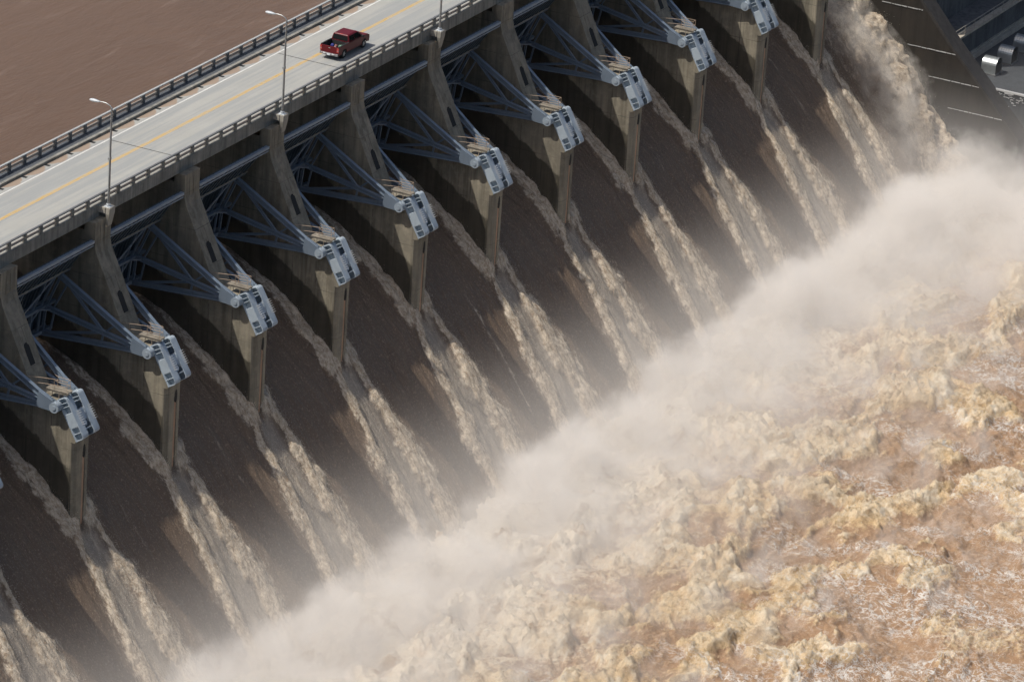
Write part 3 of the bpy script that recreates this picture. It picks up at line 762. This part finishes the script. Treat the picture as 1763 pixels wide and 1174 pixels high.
def arm(side):
    """chords, braces and hub of one gate arm; side -1 = at the left pier, +1 = at the right pier"""
    xh = (P+XL-0.34) if side > 0 else (XR+0.34)
    xg = (P+XL-1.75) if side > 0 else (XR+1.75)
    hub = Vector((xh, TY, TZ)); ends = [gp(xg, RG, a) for a in GA]
    ch_, brc, hb = MB(), MB(), MB()
    dx = Vector((1, 0, 0))
    for i, e in enumerate(ends):
        d = (e-hub).normalized(); upv = dx.cross(d)
        ch_.ibeam(hub + d*0.55, e, 0.36, (0.50, 0.42, 0.46)[i], upv, 0.06)
    lerp = lambda i, t: hub + (ends[i]-hub)*t
    N = lerp(1, 0.43)
    for q, wd in ((lerp(0, 0.94), 0.22), (lerp(0, 0.36), 0.16), (lerp(2, 0.98), 0.20), (lerp(2, 0.44), 0.16)):
        d = (q-N).normalized(); brc.ibeam(N, q, wd, wd, dx.cross(d), 0.04)
    for i in (0, 1):
        q0, q1 = lerp(i, 0.985), lerp(i+1, 0.985); brc.ibeam(q0, q1, 0.20, 0.20, dx.cross((q1-q0).normalized()), 0.04)
        q0, q1 = lerp(i, 0.90), lerp(i+1, 0.92); brc.ibeam(q0, q1, 0.14, 0.14, dx.cross((q1-q0).normalized()), 0.04)
    # gusset plate and pin
    a0 = (ends[0]-hub).normalized(); a2 = (ends[2]-hub).normalized()
    for sx in (-0.2, 0.2):
        pl = [hub + a0*1.9 + dx.cross(a0)*0.22, hub + a0*0.2 + dx.cross(a0)*0.40, hub + a2*0.2 - dx.cross(a2)*0.40, hub + a2*1.7 - dx.cross(a2)*0.20]
        vs = [v + dx*(sx-0.03) for v in pl] + [v + dx*(sx+0.03) for v in pl]
        ch_.add(vs, [(0,1,2,3), (7,6,5,4)] + [(i, (i+1) % 4, 4+(i+1) % 4, 4+i) for i in range(4)])
    hb.tube([hub - dx*0.36, hub + dx*0.30], 0.46, 20)
    hb.tube([hub - dx*0.42, hub - dx*0.36], 0.20, 14)
    return ch_, brc, hb
gate = thing('radial_gate', '', 'sluice gate', (0, 0, 0), 'raised radial gates of the spillway')
sk = skin().build('skin_plate', M['skin'], gate)
topbeam().build('top_beam', M['gatebeam'], gate); hoist_rail().build('top_railing', M['skin'], gate); apron().build('apron_plate', M['skin'], gate)
for i in range(3): girder(i).build('girder', M['steel'], gate)
walkway().build('girder_edge', M['rail_concrete'], gate); ribs_back().build('bracing', M['steel'], gate)
for sd in (-1, 1):
    c_, b_, h_ = arm(sd)
    ao = c_.build('arm', M['steel'], gate); b_.build('brace', M['steel'], ao); h_.build('hub', M['hub'], ao)
GATE_LABEL = {
    -1: 'blue steel radial gate at the left edge, only its right arm tips showing',
    0: 'blue steel radial gate just left of the pier with the left street lamp',
    1: 'blue steel radial gate just right of the pier with the left street lamp',
    2: 'blue steel radial gate just left of the pier with the middle street lamp',
    3: 'blue steel radial gate just right of the pier with the middle street lamp',
    4: 'blue steel radial gate just left of the pier with the cut off right lamp',
    5: 'blue steel radial gate just right of the pier with the cut off right lamp',
    6: 'blue steel radial gate just right of the pier beyond the cut off lamp',
    7: 'blue steel radial gate cut by the top edge, second beyond the cut off lamp',
    8: 'blue steel radial gate near the top, only its lower arms showing',
    9: 'blue steel radial gate furthest right, one arm tip at the top edge'}
for k_ in range(-1, 10):
    o = gate if k_ == -1 else copy_tree(gate)
    o.location = (k_*P, 0, 0); o['label'] = GATE_LABEL[k_]

# ------------------------------------------------------------------ street lamps
lamp = thing('street_lamp', '', 'street lamp', (0, 0, 0), 'street lamps on the downstream road edge')
lx = 0.80
b = MB(); b.tube([(lx, -0.12, -0.45), (lx, -0.10, 3.9), (lx, -0.10, 8.35)], 0.115, 10, 0.075); b.build('pole', M['galv'], lamp)
b = MB(); b.box(lx-0.30, lx+0.30, -0.42, 0.18, -0.56, -0.50); b.tube([(lx, -0.12, -0.50), (lx, -0.12, -0.30)], 0.19, 12); b.build('base_collar', M['lamp_white'], lamp)
b = MB(); b.tube([(lx, -0.10, 3.75), (lx, -0.10, 3.95)], 0.13, 10); b.box(lx-0.20, lx-0.10, -0.2, 0.0, 3.72, 3.92); b.build('junction_box', M['galv'], lamp)
b = MB(); b.tube([(lx, -0.10, 8.30), (lx, 0.05, 8.52), (lx, 0.45, 8.68), (lx, 0.85, 8.70), (lx, 1.25, 8.66)], 0.045, 8); b.build('bracket_arm', M['galv'], lamp)
b = MB()
hp = [(1.05, 0.07, 0.05), (1.25, 0.11, 0.09), (1.5, 0.17, 0.13), (1.8, 0.19, 0.14), (2.02, 0.15, 0.11), (2.12, 0.06, 0.05)]
vs = []; n = 10
for y, rx, rz_ in hp:
    for i in range(n):
        a = 2*math.pi*i/n; vs.append((lx+rx*math.cos(a), y, 8.66+rz_*math.sin(a)))
b.add(vs, [(j*n+i, j*n+(i+1) % n, (j+1)*n+(i+1) % n, (j+1)*n+i) for j in range(len(hp)-1) for i in range(n)] + [tuple(range(n))[::-1], tuple(range((len(hp)-1)*n, len(hp)*n))], True)
b.build('lamp_head', M['lamp_white'], lamp)
LAMP_LABEL = {1: 'grey street lamp on the road edge at the left, white head over the road',
              3: 'grey street lamp in the middle, standing just left of the red pickup',
              5: 'grey street lamp pole cut off by the top edge, right of the red pickup'}
for k_ in (1, 3, 5):
    o = lamp if k_ == 1 else copy_tree(lamp)
    o.location = (k_*P, 0, 0); o['label'] = LAMP_LABEL[k_]

# ------------------------------------------------------------------ red pickup
def m_car():
    k = NT('red_car_paint'); n = k.noise(k.pos(), 2.0, 3, 0.5)
    k.col(k.mix(n, (0.085, 0.003, 0.006), (0.11, 0.004, 0.008))); k.rough(0.4); k.b.inputs['Specular IOR Level'].default_value = 0.3; k.b.inputs['Coat Weight'].default_value = 0.06; k.b.inputs['Coat Roughness'].default_value = 0.08
    return k.m
M['car'] = m_car(); M['glass'] = m_plain('tinted_glass', (0.008, 0.009, 0.010), 0.2, 0.0, 0.1); M['glass'].node_tree.nodes['Principled BSDF'].inputs['Specular IOR Level'].default_value = 0.2
M['tyre'] = m_plain('tyre_rubber', (0.02, 0.02, 0.02), 0.8); M['rim'] = m_plain('alloy_rim', (0.45, 0.45, 0.46), 0.35, 0.7, 0.1)
M['chrome'] = m_plain('chrome_bumper', (0.36, 0.36, 0.37), 0.3, 0.8, 0.1); M['liner'] = m_plain('bed_liner', (0.022, 0.022, 0.022), 0.7)
M['lens'] = m_plain('tail_lens', (0.42, 0.05, 0.04), 0.2, 0.0, 0.1); M['plate'] = m_plain('number_plate', (0.62, 0.66, 0.68), 0.5, 0.0, 0.1)
tr = thing('pickup_truck', 'dark red crew cab pickup truck driving on the road, small load in its bed', 'pickup truck', (60.05, 3.95, ROAD+0.012))
W2 = 0.99; ax1, ax2 = 1.17, 4.85; zr = 0.40
def arch(xc, r, n=9): return [(xc+r*math.cos(a), zr+r*math.sin(a)) for a in [math.pi-math.pi*i/(n-1) for i in range(n)]]
low = [(0.10, 0.50)] + [(x, max(z, 0.48)) for x, z in arch(ax1, 0.50)] + [(2.0, 0.45), (4.2, 0.45)] + [(x, max(z, 0.48)) for x, z in arch(ax2, 0.50)] + [(5.72, 0.50)]
side = low + [(5.86, 0.75), (5.82, 1.08), (5.5, 1.20), (4.35, 1.26), (1.98, 1.26), (1.95, 1.30), (0.06, 1.30), (0.04, 0.9)]
b = MB()
for y0, y1 in ((-W2, -W2+0.10), (W2-0.10, W2)): b.prism(side, y0, y1, 'y')
b.prism([(1.98, 0.62), (4.2, 0.62), (4.36, 0.95), (5.35, 0.95), (5.45, 0.55), (5.72, 0.5), (5.87, 0.75), (5.83, 1.09), (5.5, 1.225), (4.35, 1.285), (1.98, 1.275)], -W2+0.03, W2-0.03, 'y')
b.box(0.03, 0.12, -W2+0.10, W2-0.10, 0.52, 1.29)                         # tailgate
body = b.build('body', M['car'], tr, 0.03)
b = MB()                                                                  # cab
bt = [(1.98, 0.95), (4.62, 0.95)]; zb_, zt_ = 1.262, 1.93
B_ = [(1.96, -0.95, zb_), (4.70, -0.95, zb_), (4.70, 0.95, zb_), (1.96, 0.95, zb_)]
S_ = [(2.10, -0.80, 1.86), (3.88, -0.80, 1.86), (3.88, 0.80, 1.86), (2.10, 0.80, 1.86)]
T_ = [(2.22, -0.66, zt_), (3.72, -0.66, zt_), (3.72, 0.66, zt_), (2.22, 0.66, zt_)]
b.add(B_+S_+T_, [(3,2,1,0), (8,9,10,11)] + [(i, (i+1) % 4, 4+(i+1) % 4, 4+i) for i in range(4)] + [(4+i, 4+(i+1) % 4, 8+(i+1) % 4, 8+i) for i in range(4)])
b.build('cab', M['car'], tr, 0.05)
def pane(name, a, c, d, e, off):
    b = MB(); b.add([Vector(v)+Vector(off) for v in (a, c, d, e)] + [Vector(v) for v in (a, c, d, e)], [(0,1,2,3), (7,6,5,4)] + [(i, (i+1) % 4, 4+(i+1) % 4, 4+i) for i in range(4)]); return b.build(name, M['glass'], tr)
lp3 = lambda a, c, t: tuple(a[i]+(c[i]-a[i])*t for i in range(3))
def side_win(s, u0, u1, v0=0.12, v1=0.93):
    A_, B2, C2, D2 = (1.96, s*0.95, zb_), (4.70, s*0.95, zb_), (3.88, s*0.80, 1.86), (2.10, s*0.80, 1.86)
    f = lambda u, v: lp3(lp3(A_, B2, u), lp3(D2, C2, u), v)
    return pane('side_window', f(u0, v0), f(u1, v0), f(u1, v1), f(u0, v1), (0, s*0.012, 0.004))
for s in (-1, 1): side_win(s, 0.09, 0.43); side_win(s, 0.47, 0.90)
pane('rear_window', (1.985, -0.80, zb_+0.10), (1.985, 0.80, zb_+0.10), (2.085, 0.72, 1.80), (2.085, -0.72, 1.80), (-0.02, 0, 0.004))
pane('windscreen', (4.63, 0.84, zb_+0.05), (4.63, -0.84, zb_+0.05), (3.93, -0.74, 1.82), (3.93, 0.74, 1.82), (0.02, 0, 0.012))
b = MB(); b.box(0.12, 1.975, -W2+0.10, W2-0.10, 0.72, 0.76); b.box(0.12, 0.16, -0.88, 0.88, 0.76, 1.24); b.box(1.93, 1.97, -0.88, 0.88, 0.76, 1.24)
for s in (-1, 1): b.box(0.12, 1.96, min(s*0.885, s*0.84), max(s*0.885, s*0.84), 0.76, 1.24); b.box(0.10, 1.95, min(s*0.995, s*0.87), max(s*0.995, s*0.87), 1.302, 1.33)
b.build('bed_liner', M['liner'], tr)
b = MB(); b.box(-0.10, 0.06, -0.96, 0.96, 0.44, 0.64); b.box(-0.16, -0.09, -0.62, -0.3, 0.46, 0.60); b.box(-0.16, -0.09, 0.3, 0.62, 0.46, 0.60); b.build('bumper', M['chrome'], tr, 0.03)
b = MB(); b.box(5.72, 5.90, -0.96, 0.96, 0.42, 0.66); b.build('bumper', M['chrome'], tr, 0.03)
b = MB(); b.box(-0.125, -0.10, -0.16, 0.16, 0.44, 0.60); b.build('number_plate', M['plate'], tr)
for s in (-1, 1):
    b = MB(); b.box(0.0, 0.10, min(s*0.80, s*0.992), max(s*0.80, s*0.992), 0.78, 1.22); lo = b.build('tail_light', M['lens'], tr, 0.01)
    b = MB(); b.box(-0.006, 0.02, min(s*0.82, s*0.97), max(s*0.82, s*0.97), 0.93, 1.0); b.build('reverse_lens', M['chrome'], lo)
    b = MB(); b.box(5.62, 5.80, min(s*0.66, s*0.97), max(s*0.66, s*0.97), 0.80, 0.98); b.build('headlight', M['chrome'], tr, 0.02)
    b = MB(); b.box(4.20, 4.38, min(s*0.98, s*1.22), max(s*0.98, s*1.22), 1.26, 1.46); b.build('wing_mirror', M['tyre'], tr, 0.03)
b = MB(); b.box(0.015, 0.03, -0.10, 0.10, 1.08, 1.15); b.build('tailgate_handle', M['chrome'], tr)
b = MB(); b.box(2.14, 2.24, -0.18, 0.18, 1.895, 1.925); b.build('brake_light', M['lens'], tr)
b = MB(); b.box(0.4, 5.4, -0.75, 0.75, 0.36, 0.50); b.box(0.7, 1.6, -0.86, 0.86, 0.40, 0.72); b.box(4.4, 5.3, -0.86, 0.86, 0.40, 0.9); b.build('chassis', M['tyre'], tr)
for xc in (ax1, ax2):
    for s in (-1, 1):
        b = MB(); pr = [(0.24, 0.0), (0.36, 0.0), (0.395, 0.04), (0.395, 0.20), (0.36, 0.25), (0.24, 0.25)]; n = 24
        vs = [(xc+r*math.cos(2*math.pi*i/n), s*(0.98-t), zr-0.005+r*math.sin(2*math.pi*i/n)) for r, t in pr for i in range(n)]
        m_ = len(pr); b.add(vs, [(j*n+i, j*n+(i+1) % n, ((j+1) % m_)*n+(i+1) % n, ((j+1) % m_)*n+i) for j in range(m_) for i in range(n)], True)
        wh = b.build('wheel', M['tyre'], tr)
        b = MB(); b.tube([(xc, s*0.90, zr), (xc, s*0.955, zr)], 0.075, 10)
        for i in range(6):
            a = 2*math.pi*i/6; b.beam((xc+0.05*math.cos(a), s*0.94, zr+0.05*math.sin(a)), (xc+0.24*math.cos(a), s*0.945, zr+0.24*math.sin(a)), 0.075, 0.03, (0, 1, 0))
        b.tube([(xc, s*0.86, zr), (xc, s*0.90, zr)], 0.235, 20); b.build('rim', M['rim'], wh)
def lump(name, label, c, col, r, seed):
    rg = random.Random(seed); b = MB(); nu, nv = 10, 7; vs = []
    for j in range(nv+1):
        t = math.pi*j/nv
        for i in range(nu):
            a = 2*math.pi*i/nu; k = 1+0.22*math.sin(3*a+seed)*math.sin(t)+rg.uniform(-0.1, 0.1)
            vs.append((r[0]*k*math.sin(t)*math.cos(a), r[1]*k*math.sin(t)*math.sin(a), r[2]*(1-math.cos(t))*(0.9+0.1*k)))
    b.add(vs, [(j*nu+i, j*nu+(i+1) % nu, (j+1)*nu+(i+1) % nu, (j+1)*nu+i) for j in range(nv) for i in range(nu)], True)
    o = b.build(name, m_plain(name+'_cloth', col, 0.7, 0.0, 0.3, 12)); o.location = c; tag(o, label, 'bag'); return o
zb0 = ROAD+0.012+0.765
lump('blue_bag', 'small dark blue bag lying in the pickup bed', (61.25, 4.28, zb0), (0.02, 0.025, 0.18), (0.2, 0.17, 0.2), 1)
lump('white_bag', 'pale white bag nearest the tailgate in the pickup bed', (60.75, 3.75, zb0), (0.50, 0.52, 0.54), (0.18, 0.2, 0.15), 2)
lump('green_bag', 'pale green bag at the right side of the pickup bed', (61.30, 3.42, zb0), (0.12, 0.22, 0.15), (0.24, 0.22, 0.2), 3)
lump('red_bag', 'small reddish bag in the middle of the pickup load', (61.22, 3.90, zb0), (0.22, 0.09, 0.08), (0.18, 0.17, 0.18), 4)

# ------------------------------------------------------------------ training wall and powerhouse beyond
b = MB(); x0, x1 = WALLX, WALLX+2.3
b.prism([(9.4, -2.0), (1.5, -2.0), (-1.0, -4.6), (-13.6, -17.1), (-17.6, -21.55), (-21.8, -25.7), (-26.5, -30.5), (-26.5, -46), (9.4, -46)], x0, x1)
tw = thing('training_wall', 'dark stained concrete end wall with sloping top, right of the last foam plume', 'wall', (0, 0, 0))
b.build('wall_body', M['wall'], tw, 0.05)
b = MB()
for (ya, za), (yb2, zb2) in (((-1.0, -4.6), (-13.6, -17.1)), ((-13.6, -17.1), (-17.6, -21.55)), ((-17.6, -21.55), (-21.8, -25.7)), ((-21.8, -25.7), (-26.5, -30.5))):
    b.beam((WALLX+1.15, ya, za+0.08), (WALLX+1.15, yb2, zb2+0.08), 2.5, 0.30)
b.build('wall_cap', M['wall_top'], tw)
M['glint_foam'] = m_plain('white_glint_foam', (0.42, 0.42, 0.41), 0.4, 0.0, 0.1)
for z, y0, y1 in ((-18.25, -9.2, -13.9), (-22.4, -12.6, -17.9), (-25.45, -15.4, -21.0), (-28.5, -18.0, -24)):  # white strips painted in as the glint on wet joint ledges
    b = MB(); rg = random.Random(int(-z*10)); y = y0
    while y > y1:
        L = rg.uniform(0.15, 0.75); h = rg.uniform(0.02, 0.055); pr_ = rg.uniform(0.03, 0.09)
        b.box(WALLX-pr_, WALLX-0.003, y-L, y, z-h, z+rg.uniform(0.02, 0.05)); y -= L+rg.uniform(0.0, 0.12)
    b.build('painted_glint', M['glint_foam'], tw)
PX = WALLX+2.35
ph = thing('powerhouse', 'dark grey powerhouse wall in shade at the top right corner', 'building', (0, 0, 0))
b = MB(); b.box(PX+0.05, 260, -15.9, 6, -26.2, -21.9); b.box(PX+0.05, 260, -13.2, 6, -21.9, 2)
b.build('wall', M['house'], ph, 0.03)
b = MB(); b.box(PX+0.05, 260, -16.55, -15.905, -26.0, -25.45); b.box(PX+0.05, 260, -16.15, -15.905, -25.45, -25.25); b.build('ledge', M['edge'], ph, 0.02)
b = MB(); b.box(186, 189, -14.6, -13.21, -21.9, -4); b.box(199, 202, -14.6, -13.21, -21.9, -4); b.box(191, 196, -14.2, -13.21, -21.5, -12); b.build('pilaster', M['house'], ph)
b = MB(); b.box(PX+0.05, 260, -60, -16.0, -46, -26.05)
dk = b.build('tailrace_deck', m_concrete('deck_concrete', (0.060, 0.066, 0.072), (0.038, 0.042, 0.047), stain=0.5)); struct(dk)
b = MB(); rg = random.Random(5); y = -18.5
while y > -40:
    L = rg.uniform(0.3, 1.2); b.box(PX-0.10, PX+0.25, y-L, y, -26.05-rg.uniform(0.1, 0.3), -26.0); y -= L+rg.uniform(0, 0.05)
for i in range(70):
    y = rg.uniform(-19, -27); z = -26.3-abs(rg.gauss(0, 0.55)); b.box(PX-0.06, PX+0.02, y-rg.uniform(0.08, 0.4), y, z-0.05, z)
sf = b.build('spilling_foam', M['glint_foam']); sf['kind'] = 'stuff'; tag(sf, 'thin white line of water spilling over the deck edge below the metal hoods', 'water')
cw = thing('catwalk', 'long tan edged catwalk with pipe railing on the grey wall, top right', 'catwalk', (0, 0, 0))
b = MB(); b.box(PX+0.1, 215, -16.75, -15.91, -22.35, -22.1); b.build('walkway_slab', M['edge'], cw)
b = MB()
for z in (-21.05, -21.55): b.tube([(PX+0.15, -16.7, z), (215, -16.7, z)], 0.035, 6)
b.build('rail', M['rail_concrete'], cw)
pb = MB(); pb.tube([(0, -16.7, -22.1), (0, -16.7, -21.02)], 0.035, 6); p0 = None
for i in range(16):
    o = pb.build('rail_post', M['rail_concrete'], cw) if p0 is None else p0.copy()
    if p0 is None: p0 = o
    else: COL.objects.link(o)
    o.location = (PX+1.0+i*2.6, 0, 0)
def hood():
    b = MB(); r = 0.88; n = 14
    prof = [(-r, 0.0)] + [(r*math.cos(math.pi-math.pi*i/n), 0.95+r*math.sin(math.pi-math.pi*i/n)) for i in range(n+1)] + [(r, 0.0)]
    m_ = len(prof); ysg = [-0.85+1.7*i/12 for i in range(13)]
    vs = [(x*(1+0.012*(j % 2)), y, z*(1+0.006*(j % 2))) for j, y in enumerate(ysg) for x, z in prof]
    b.add(vs, [(j*m_+i, j*m_+i+1, (j+1)*m_+i+1, (j+1)*m_+i) for j in range(12) for i in range(m_-1)])
    b.add([(x*0.985, 0.83, z*0.99) for x, z in prof], [tuple(range(m_))])
    return b
hd = thing('vent_hood', '', 'vent hood', (0, 0, 0), 'round topped metal hoods on the deck')
hood().build('shell', m_plain('hood_metal', (0.50, 0.53, 0.53), 0.36, 0.8, 0.2), hd)
b = MB(); b.box(-0.80, 0.80, -0.80, -0.78, 0.05, 1.2); b.build('opening', M['dark'], hd)
b = MB(); b.box(-1.02, 1.02, -0.95, 0.95, 0.0, 0.12); b.build('plinth', M['house'], hd)
for i, lb in enumerate(('rounded metal hood nearest the end wall, lowest of the row', 'rounded metal hood in the middle of the row of three', 'rounded metal hood cut by the right edge, highest of the row')):
    o = hd if i == 0 else copy_tree(hd)
    o.location = (165.8+4.5*i, -19.75+0.05*i, -26.05); o['label'] = lb

# ------------------------------------------------------------------ flying spray above the foam streaks
def m_spray():
    k = NT('spray_drops'); d = k.n('ShaderNodeBsdfDiffuse'); t = k.n('ShaderNodeBsdfTranslucent'); m = k.n('ShaderNodeMixShader')
    for x in (d, t): x.inputs[0].default_value = (0.78, 0.71, 0.60, 1)
    m.inputs[0].default_value = 0.5; k.l(d.outputs[0], m.inputs[1]); k.l(t.outputs[0], m.inputs[2]); k.l(m.outputs[0], k.out.inputs[0])
    return k.m
M['spray'] = m_spray()
rs = np.random.RandomState(4)
N = 260000
cx = rs.uniform(-20, WALLX, N*4); cyy = rs.uniform(-19.5, 3, N*4)
h_, f_, _s = chute_fields(cx, cyy)
sel = rs.uniform(0, 1, N*4) < np.clip(f_-0.22, 0, 1)**1.2
cx, cyy, h_ = cx[sel][:N], cyy[sel][:N], h_[sel][:N]
n_ = len(cx)
big_ = 1.0+0.8*sstep(WALLX-9, WALLX-4, cx)
lift = rs.exponential(0.20, n_)*big_*sstep(4, -7, cyy)+0.01
cen = np.stack([cx+rs.normal(0, 0.20, n_)*big_**0.5, cyy-lift*0.5+rs.normal(0, 0.1, n_)-0.78*h_*0.9, Zc(cyy)+h_*0.62+lift*0.55], -1)
size = rs.uniform(0.014, 0.042, n_)*(1+0.4*(big_-1))
bi = rs.randint(0, BV.shape[0], 900000); pb_ = np.clip(BFO[bi]-0.5, 0, 1)*np.clip(BCR[bi]*1.3, 0.05, 1); bi = bi[rs.uniform(0, 1, len(bi)) < pb_][:170000]
lb = rs.exponential(0.22, len(bi))*(0.3+BCR[bi])
bc = BV[bi] + np.stack([rs.normal(0, 0.15, len(bi))+0.2*lb, rs.normal(0, 0.15, len(bi))-0.5*lb, lb+0.02], -1)
cen = np.concatenate([cen, bc]); size = np.concatenate([size, rs.uniform(0.02, 0.065, len(bi))])[:, None, None]; n_ = len(cen)
tet = rs.normal(0, 1, (n_, 3, 3)); tet /= np.linalg.norm(tet, axis=2, keepdims=True)
vt = (cen[:, None, :] + tet*size).reshape(-1, 3)
me = bpy.data.meshes.new('spray')
me.vertices.add(n_*3); me.vertices.foreach_set('co', vt.astype(np.float32).ravel())
me.loops.add(n_*3); me.loops.foreach_set('vertex_index', np.arange(n_*3, dtype=np.int32))
me.polygons.add(n_); me.polygons.foreach_set('loop_start', np.arange(0, n_*3, 3, dtype=np.int32))
me.update(calc_edges=True); me.validate(); me.materials.append(M['spray'])
o = bpy.data.objects.new('spray', me); COL.objects.link(o); o['kind'] = 'stuff'; tag(o, 'flying spray drops over the foam streaks and boils', 'spray')

# ------------------------------------------------------------------ mist over the foot of the spillway
def m_mist():
    k = NT('mist_volume'); k.t.nodes.remove(k.b)
    p = k.pos(); sep = k.n('ShaderNodeSeparateXYZ'); k.l(p, sep.inputs[0]); x, y, z = sep.outputs
    def gauss(v, c, wdt): return k.math('EXPONENT', k.math('MULTIPLY', k.math('POWER', k.math('ABSOLUTE', k.math('DIVIDE', k.math('SUBTRACT', v, c), wdt)), 2.0), -1.0))
    def smooth(v, a, c):
        m = k.n('ShaderNodeMapRange', interpolation_type='SMOOTHSTEP'); k.l(v, m.inputs[0]); m.inputs[1].default_value = a; m.inputs[2].default_value = c; return m.outputs[0]
    top = k.math('ADD', k.math('MULTIPLY', gauss(y, -21.5, 5.5), k.math('ADD', 5.3, k.math('MULTIPLY', k.math('SUBTRACT', k.noise(k.mapv(p, (1, 0.35, 0.2)), 0.05, 2, 0.5), 0.5), 9.0))), k.math('MULTIPLY', gauss(y, -30.0, 10.0), 1.5))
    right = smooth(x, 115.0, 175.0)
    top = k.math('ADD', top, k.math('MULTIPLY', k.math('MULTIPLY', right, 8.0), gauss(y, -31.0, 12.0)))
    nb = k.noise(p, 0.12, 5, 0.66, 0.0)
    amp = k.math('ADD', 2.6, k.math('MULTIPLY', gauss(y, -23.0, 9.0), 6.6))
    hh = k.math('ADD', top, k.math('MULTIPLY', k.math('SUBTRACT', nb, 0.52), k.math('MULTIPLY', amp, 2.2)))
    q = k.math('DIVIDE', k.math('SUBTRACT', hh, k.math('ADD', z, -BASIN)), 2.5)
    q = k.math('POWER', k.math('MAXIMUM', k.math('MINIMUM', q, 1.0), 0.0), 1.6)
    # thin veil creeping up the chute
    veil = k.math('MULTIPLY', k.math('MULTIPLY', smooth(y, -9.0, -18.0), smooth(y, -52.0, -30.0)), k.math('MULTIPLY', smooth(z, -21.0, -33.0), 0.024))
    n2 = k.noise(k.mapv(p, (1, 1.6, 0.8), loc=(31, 5, 2)), 0.17, 4, 0.62)
    wisp = k.math('MULTIPLY', k.math('MULTIPLY', k.math('MAXIMUM', k.math('SUBTRACT', n2, 0.52), 0.0), 1.0),
                  k.math('MULTIPLY', k.math('EXPONENT', k.math('MULTIPLY', k.math('SUBTRACT', BASIN+1.0, z), 0.8), clamp=True), smooth(y, -76.0, -40.0)))
    fade = smooth(y, -62.0, -30.0)
    dens = k.math('ADD', k.math('MULTIPLY', k.math('MULTIPLY', q, fade), 0.235), k.math('ADD', veil, wisp))
    pv = k.n('ShaderNodeVolumePrincipled'); pv.inputs['Color'].default_value = (0.978, 0.952, 0.92, 1); pv.inputs['Anisotropy'].default_value = -0.1
    k.l(dens, pv.inputs['Density']); k.l(pv.outputs[0], k.out.inputs['Volume'])
    k.m.cycles.volume_step_rate = 0.08; k.m.cycles.homogeneous_volume = False
    return k.m
b = MB(); b.prism([(-10.5, -23.0), (-10.5, -26.5), (-19.0, -38.5), (-19.0, -40.0), (-72, -40.0), (-72, -33.0), (-45, -23.0)], -32, 250)
mo = b.build('mist', m_mist()); mo['kind'] = 'stuff'; tag(mo, 'pale mist rising from the foot of the spillway', 'mist')

def m_plume():
    k = NT('plume_spray'); k.t.nodes.remove(k.b); p = k.pos(); sep = k.n('ShaderNodeSeparateXYZ'); k.l(p, sep.inputs[0]); x, y, z = sep.outputs
    n = k.noise(k.mapv(p, (1, 0.7, 0.7)), 0.55, 5, 0.66)
    nap = k.math('ADD', k.math('MULTIPLY', k.math('ADD', y, 8.3), 1.28), -23.15)               # height of the falling sheet
    hgt = k.math('MULTIPLY', k.math('SUBTRACT', z, nap), 0.62)
    e = k.math('SUBTRACT', WALLX, x)
    lim = k.math('ADD', 4.6, k.math('MULTIPLY', k.math('SUBTRACT', n, 0.5), 9.0))
    a = k.math('MULTIPLY', k.math('SUBTRACT', lim, hgt), 0.5, clamp=True)
    m = k.n('ShaderNodeMapRange', interpolation_type='SMOOTHSTEP'); k.l(e, m.inputs[0]); m.inputs[1].default_value = 9.5; m.inputs[2].default_value = 4.0
    d = k.math('MULTIPLY', k.math('MULTIPLY', a, m.outputs[0]), k.math('MULTIPLY', k.math('MAXIMUM', k.math('SUBTRACT', n, 0.39), 0.0), 2.0))
    pv = k.n('ShaderNodeVolumePrincipled'); pv.inputs['Color'].default_value = (0.97, 0.93, 0.87, 1); k.l(d, pv.inputs['Density']); k.l(pv.outputs[0], k.out.inputs['Volume'])
    k.m.cycles.volume_step_rate = 0.25
    return k.m
b = MB(); b.prism([(2.0, -16.0), (2.0, -10.0), (-17.0, -26.0), (-17.0, -34.5), (-8.3, -23.6)], WALLX-10.0, WALLX-0.05)
po = b.build('spray_cloud', m_plume()); po['kind'] = 'stuff'; tag(po, 'fine spray hanging over the tall foam plume beside the dark end wall', 'mist')
